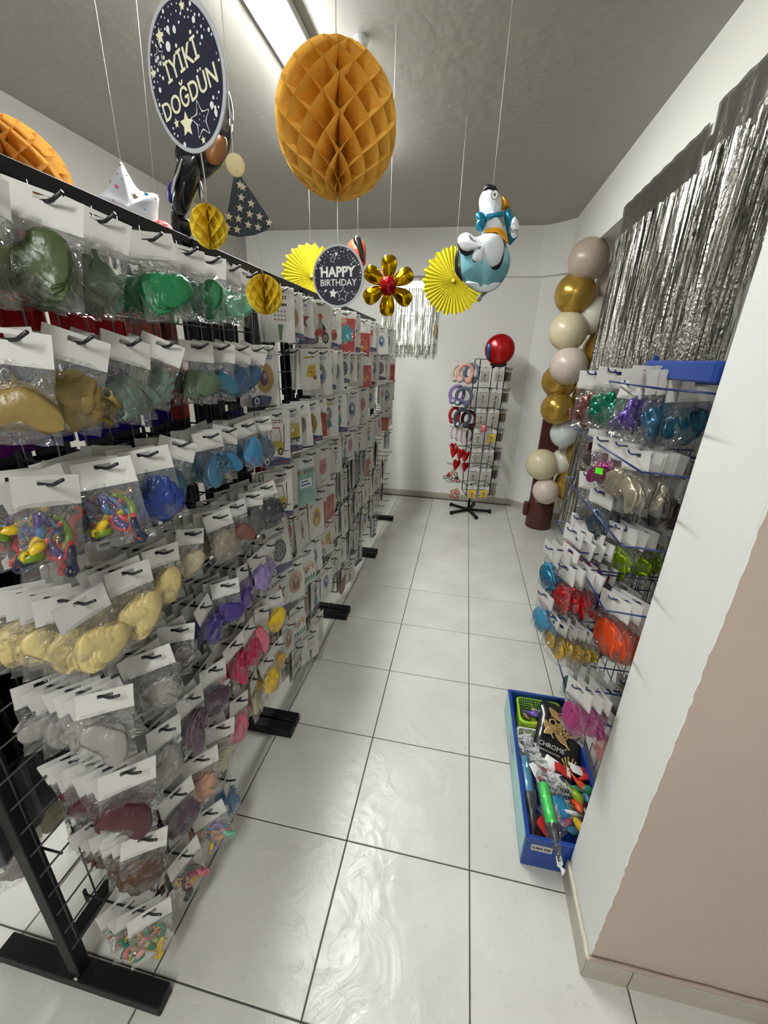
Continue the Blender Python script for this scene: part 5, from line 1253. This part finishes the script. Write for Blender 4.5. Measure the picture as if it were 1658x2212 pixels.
# ------------------------------------------------------------------ stork balloon
P = far(1050, 540, 2.2); rz = facing(P); f = plane(P, rz); c_ = crop(960, 390, 180/1327)
t = empty('stork_balloon', P, (0, 0, rz), 'white and teal stork foil balloon carrying a blue bundle', 'foil balloon')
fw = mat('white_pearl_foil', rgb(222, 226, 230), .28, metal=.1, bump=.2, bscale=25); ft = mat('teal_foil', rgb(120, 176, 188), .2, metal=.35, bump=.25, bscale=25); fk = mat('black_foil_print', (.01, .01, .012), .3); fb_ = mat('dotted_teal_foil', rgb(30, 128, 156), .25, metal=.4); fo = mat('orange_foil', rgb(214, 150, 30), .3, metal=.3); fg = mat('grey_tail_foil', rgb(130, 130, 132), .3, metal=.5)
def pl(pts, k=3): return smooth([f(*c_(x, y)) for x, y in pts], k)
wing = [(232, 1085), (215, 1020), (240, 950), (310, 905), (390, 912), (440, 960), (520, 968), (650, 922), (780, 912), (880, 960), (930, 1080), (912, 1250), (850, 1390), (760, 1440), (680, 1420), (630, 1335), (560, 1382), (480, 1360), (435, 1290), (440, 1190), (350, 1205), (275, 1165)]
cen = f(*c_(620, 1140))
MB().foil(pl([(560, 930), (700, 900), (850, 900), (950, 980), (1020, 1120), (1045, 1280), (1010, 1450), (900, 1640), (760, 1760), (560, 1790), (400, 1700), (290, 1590), (240, 1450), (230, 1250), (250, 1100), (400, 1000)]), .085, seed=1, crinkle=.05).build('body', ft, t)
MB().foil(pl([(330, 1640), (420, 1610), (600, 1600), (780, 1640), (880, 1650), (760, 1762), (560, 1792), (410, 1705)]), .022, seed=2).build('belly', fw, t, (0, -.030, 0))
MB().foil(pl([(590, 930), (612, 760), (570, 560), (545, 400), (555, 300), (600, 205), (700, 160), (830, 200), (900, 290), (920, 400), (905, 560), (930, 700), (975, 860), (985, 960), (800, 1000)]), .055, seed=3, crinkle=.05).build('neck_and_head', fw, t, (0, -.012, 0))
w2 = [(x+(8 if x > 500 else -4), y+(52 if y > 1080 else 0)) for x, y in wing]  # wing shape shifted down, laid in black as the wing's shadow
MB().foil(pl(w2), .028, c=cen, seed=5).build('wing_shadow', fk, t, (0, -.064, 0)); MB().foil(pl(wing), .040, c=cen, seed=5, crinkle=.04).build('wing', fw, t, (0, -.069, 0))
MB().foil(pl([(232, 1090), (205, 1090), (160, 1250), (165, 1450), (230, 1560), (290, 1620), (262, 1500), (225, 1400), (215, 1250)]), .012, seed=6).build('tail_feathers', fk, t, (0, -.012, 0))
MB().foil(pl([(608, 190), (660, 92), (740, 100), (812, 130), (845, 205), (740, 168), (650, 172)]), .02, seed=7).build('cap', fk, t, (0, -.02, 0))
MB().foil(pl([(905, 270), (980, 320), (1040, 400), (1035, 450), (960, 472), (912, 490)]), .024, seed=8).build('beak', fo, t, (0, -.015, 0))
MB().foil(pl([(500, 590), (560, 550), (640, 600), (655, 680), (640, 770), (600, 850), (560, 885), (500, 820), (495, 760), (520, 700), (495, 650)]), .028, seed=9).build('bow', fb_, t, (0, -.05, 0))
MB().foil(pl([(630, 620), (780, 590), (905, 568), (918, 640), (780, 670), (660, 712)], 2), .012, seed=9).build('scarf', fb_, t, (0, -.062, 0))
MB().foil(pl([(600, 885), (640, 850), (780, 808), (880, 830), (960, 900), (1005, 1050), (960, 1050), (900, 930), (780, 862), (660, 875)]), .014, seed=10).build('sash', fo, t, (0, -.060, 0))
MB().foil(pl([(940, 520), (1010, 460), (1090, 600), (1165, 750), (1160, 900), (1080, 1000), (1020, 1045), (985, 850), (945, 650)]), .035, seed=11, crinkle=.04).build('bundle', fb_, t, (0, -.02, 0))
MB().foil(pl([(1035, 740), (1070, 660), (1110, 640), (1160, 740), (1165, 860), (1120, 960), (1060, 960), (1030, 860)]), .012, seed=12).build('bundle_label', fw, t, (0, -.050, 0))
q = f(*c_(1120, 860)); put_text('Boy', .026, fk, t, (q[0]-.012, -.0635, q[1]), 0, .0004)
q = f(*c_(1105, 745)); put_text("it's a", .013, fg, t, (q[0]-.01, -.0635, q[1]), 0)
q = f(*c_(785, 320)); m = MB(); [m.disc(q[0], q[1], a, a*1.2, y, 18, mi) for a, y, mi in ((.0145, -.0675, 0), (.0125, -.068, 1), (.005, -.0685, 0))]; m.build('eye', [fk, mat('eye_white', rgb(215, 215, 210), .4)], t)
MB().foil(pl([(640, 1780), (700, 1770), (610, 1850), (560, 1930), (510, 1905), (590, 1800)], 2), .006).build('tail_valve', fg, t)
MB().foil(pl([(390, 950), (420, 1010), (470, 1050), (520, 1055), (520, 1120), (545, 1180), (570, 1190), (520, 1150), (505, 1070), (430, 1050), (395, 1000)]), .003).build('feather_line', fg, t, (0, -.104, 0))
MB().tube([(0, .0, .16), (0, 0, H-P.z)], .0007, 5).build('string', M_string, t)
# ------------------------------------------------------------------ confetti star cushion balloon
P = far(285, 440, 2.05); rz = facing(P); f = plane(P, rz); c_ = crop(200, 150, 420/1658)
t = empty('star_balloon', P, (0, 0, rz), 'white star foil balloon with colourful confetti print behind the rail', 'foil balloon')
ol = smooth([f(*c_(x, y)) for x, y in [(240, 795), (290, 870), (400, 1040), (555, 1075), (560, 1200), (545, 1420), (480, 1520), (300, 1480), (200, 1400), (110, 1300), (20, 1120), (110, 1030), (190, 880)]], 3)
cs = f(*c_(330, 1220)); dep = .085
MB().foil(ol, dep, c=cs, seed=1, crinkle=.02).build('body', mat('white_confetti_foil', rgb(200, 202, 208), .3, metal=.25), t)
rr_ = random.Random(2); pm = MB(); cols = [rgb(176, 50, 100), rgb(60, 140, 160), rgb(120, 104, 70), rgb(80, 70, 90), rgb(196, 110, 60), rgb(120, 40, 60)]
Rm = max(math.hypot(p[0]-cs[0], p[1]-cs[1]) for p in ol)
for (x, y, kd, ci, sz) in [(240, 855, 's', 2, 26), (220, 935, 'd', 5, 16), (297, 950, 'd', 3, 16), (165, 985, 's', 2, 26), (262, 995, 's', 1, 20), (215, 1050, 's', 0, 30), (330, 1000, 'd', 1, 12), (365, 1135, 's', 2, 46), (460, 1110, 'q', 1, 26), (535, 1140, 'd', 4, 20), (110, 1195, 's', 2, 28), (320, 1040, 'm', 5, 40), (400, 1340, 'o', 3, 52), (298, 1375, 'q', 4, 22), (360, 1430, 's', 0, 26), (250, 1290, 'm', 0, 50), (190, 1170, 'd', 5, 14), (450, 1240, 's', 1, 18), (380, 1080, 'd', 3, 10), (500, 1330, 'm', 3, 26), (310, 1200, 'd', 0, 14)]:
    q = f(*c_(x, y)); q2 = f(*c_(x+sz, y)); r = abs(q2[0]-q[0])*1.35
    a = math.atan2(q[1]-cs[1], q[0]-cs[0]); best = min(ol, key=lambda p: abs((math.atan2(p[1]-cs[1], p[0]-cs[0])-a+PI) % (2*PI)-PI)); rb = math.hypot(best[0]-cs[0], best[1]-cs[1])
    tt = min(.97, math.hypot(q[0]-cs[0], q[1]-cs[1])/rb); h = dep*math.sqrt(1-tt*tt)*(.75+.25*rb/Rm)+.004
    if kd == 's': pm.star(q[0], q[1], r*.6, .3, -h, ci)
    elif kd == 'o': pm.ring(star_out(q[0], q[1], r*.6, .1, .45), r*.06, -h, ci)
    elif kd == 'd': pm.disc(q[0], q[1], r*.4, r*.5, -h, 4, ci)
    elif kd == 'q': pm.poly([(q[0]-r*.5, q[1]-r*.3), (q[0]+r*.4, q[1]-r*.4), (q[0]+r*.5, q[1]+r*.3), (q[0]-r*.4, q[1]+r*.4)], -h, ci)
    else: pm.ring([(q[0]+r*.5*math.cos(b)*.9, q[1]+r*.35*math.sin(b)) for b in [PI*.9*k/7 for k in range(8)]]+[(q[0]+r*.5*math.cos(b)*.7, q[1]+r*.2*math.sin(b)) for b in [PI*.9*(7-k)/7 for k in range(8)]], r*.03, -h, ci)
pm.build('confetti_print', [mat(f'confetti_{k}', c, .4) for k, c in enumerate(cols)], t)
MB().tube([(f(*c_(240, 790))[0], 0, f(*c_(240, 800))[1]), (f(*c_(240, 790))[0], 0, H-P.z)], .0008, 5).build('string', M_string, t)
# red glitter piece beside the star
P = far(353, 510, 2.0); m = MB(); m.foil([(.042*math.cos(b), .05*math.sin(b)) for b in [2*PI*k/20 for k in range(20)]], .02, seed=3, crinkle=.08)
tag(m.build('foil_balloon', mat('red_glitter_foil', rgb(170, 60, 60), .3, metal=.5, bump=.6, bscale=60), None, P, (0, 0, facing(P))), 'small crinkled red foil balloon peeking over the rail beside the star', 'foil balloon')
# ------------------------------------------------------------------ black figure balloon behind the disc sign
P = far(440, 380, 1.95); rz = facing(P); f = plane(P, rz); c_ = crop(200, 150, 420/1658)
t = empty('black_balloon', P, (0, 0, rz), 'glossy black foil balloon with a tan oval patch, behind the dark blue disc sign', 'foil balloon')
bk = mat('glossy_black_foil', (.012, .011, .012), .14, metal=.2, bump=.5, bscale=14)
def qd(pts, k=3): return smooth([f(*c_(x, y)) for x, y in pts], k)
MB().foil(qd([(940, 250), (1080, 180), (1170, 330), (1195, 520), (1150, 750), (1050, 880), (930, 950), (820, 930), (730, 820), (700, 700), (800, 400)]), .075, seed=1, crinkle=.05).build('head', bk, t)
MB().foil(qd([(985, 660), (1060, 620), (1140, 660), (1135, 780), (1070, 870), (990, 850), (960, 760)]), .02, seed=2).build('tan_patch', mat('tan_foil', rgb(150, 98, 54), .35, metal=.2), t, (0, -.060, 0))
MB().foil(qd([(1060, 480), (1130, 380), (1165, 500), (1150, 600), (1080, 590)]), .02, seed=2).build('grey_patch', mat('grey_foil', rgb(120, 110, 104), .25, metal=.4), t, (0, -.062, 0))
MB().foil(qd([(760, 800), (900, 790), (925, 900), (900, 1060), (850, 1200), (790, 1290), (720, 1260), (690, 1150), (700, 1000)]), .055, seed=4, crinkle=.09).build('torso', bk, t, (0, -.05, 0))
MB().foil(qd([(740, 960), (780, 860), (770, 950), (730, 1060), (705, 1160), (695, 1080)]), .01, seed=4).build('white_edge', mat('white_foil_edge', rgb(200, 200, 200), .25, metal=.4), t, (0, -.095, 0))
MB().foil(qd([(640, 1020), (690, 950), (720, 1000), (690, 1140), (650, 1130)]), .02, seed=5).build('blue_side', mat('ultramarine_foil', rgb(46, 44, 140), .3, metal=.4), t, (0, -.01, 0))
MB().foil(qd([(1120, 240), (1165, 300), (1195, 450), (1190, 560), (1150, 460), (1120, 330)]), .015, seed=6).build('silver_edge', mat('silver_edge_foil', rgb(180, 182, 186), .15, metal=.9), t, (0, -.07, 0))
MB().foil(qd([(905, 960), (940, 1040), (960, 1150), (930, 1180), (905, 1080)]), .012, seed=6).build('silver_tail', mat('silver_edge_foil', rgb(180, 182, 186), .15, metal=.9), t, (0, -.05, 0))
MB().foil(qd([(680, 1160), (760, 1250), (830, 1290), (840, 1420), (740, 1440), (670, 1330)]), .04, seed=7, crinkle=.08).build('legs', bk, t)
MB().tube([(f(342, 480)[0], 0, -.12), (f(342, 280)[0], 0, H-P.z)], .0009, 5).build('string', M_string, t)
# orange and black striped balloon peeking behind the birthday disc
P = far(772, 548, 3.1); rz = facing(P); f = plane(P, rz)
t = empty('striped_balloon', P, (0, 0, rz), 'orange-red and black striped foil balloon peeking behind the birthday disc', 'foil balloon')
MB().foil(smooth([f(a, b) for a, b in [(750, 530), (760, 517), (775, 514), (788, 528), (790, 555), (786, 575), (760, 570), (748, 550)]]), .05, seed=2).build('body', mat('coral_foil', rgb(206, 84, 56), .3, metal=.3), t)
MB().foil(smooth([f(a, b) for a, b in [(763, 516), (777, 515), (784, 540), (786, 568), (776, 560), (766, 535)]]), .02, seed=2).build('black_stripe', bk, t, (0, -.035, 0))
MB().tube([(0, 0, .05), (0, 0, H-P.z)], .0007, 5).build('string', M_string, t)
# ------------------------------------------------------------------ adhesive tape remnants on the ceiling
for i, (px, py) in enumerate([(222, 130), (970, 230), (912, 262), (1078, 276), (915, 305)]):
    P = at(px, py, 2, H-.0008); m = MB(); vs = [(.011*math.cos(a)*(1+.4*math.sin(3*a+i)), .007*math.sin(a), .0003*math.sin(5*a)) for a in [2*PI*k/10 for k in range(10)]]
    m.add(vs, [tuple(range(9, -1, -1))]); tag(m.build('tape_scrap', mat('tape_grey', rgb(196, 190, 180), .3), None, P, (0, 0, i*.9)), f'tiny tape scrap stuck on the ceiling, {ORD[i]} from the left' if i < 2 else f'tiny tape scrap on the ceiling right of the orange ball, {ORD[i-2]} one', 'tape')
P = at(779, 98, 2, H-.03); m = MB(); m.lathe([(.0, .028), (.03, .028), (.034, .018), (.026, -.004), (.012, -.016), (0, -.018)], 16); m.build
tag(m.build('ceiling_spotlight_cap', mat('clear_cap', (.6, .6, .6), .1, trans=.7), None, P), 'small clear plastic cap on the ceiling beside the orange ball', 'ceiling cap')
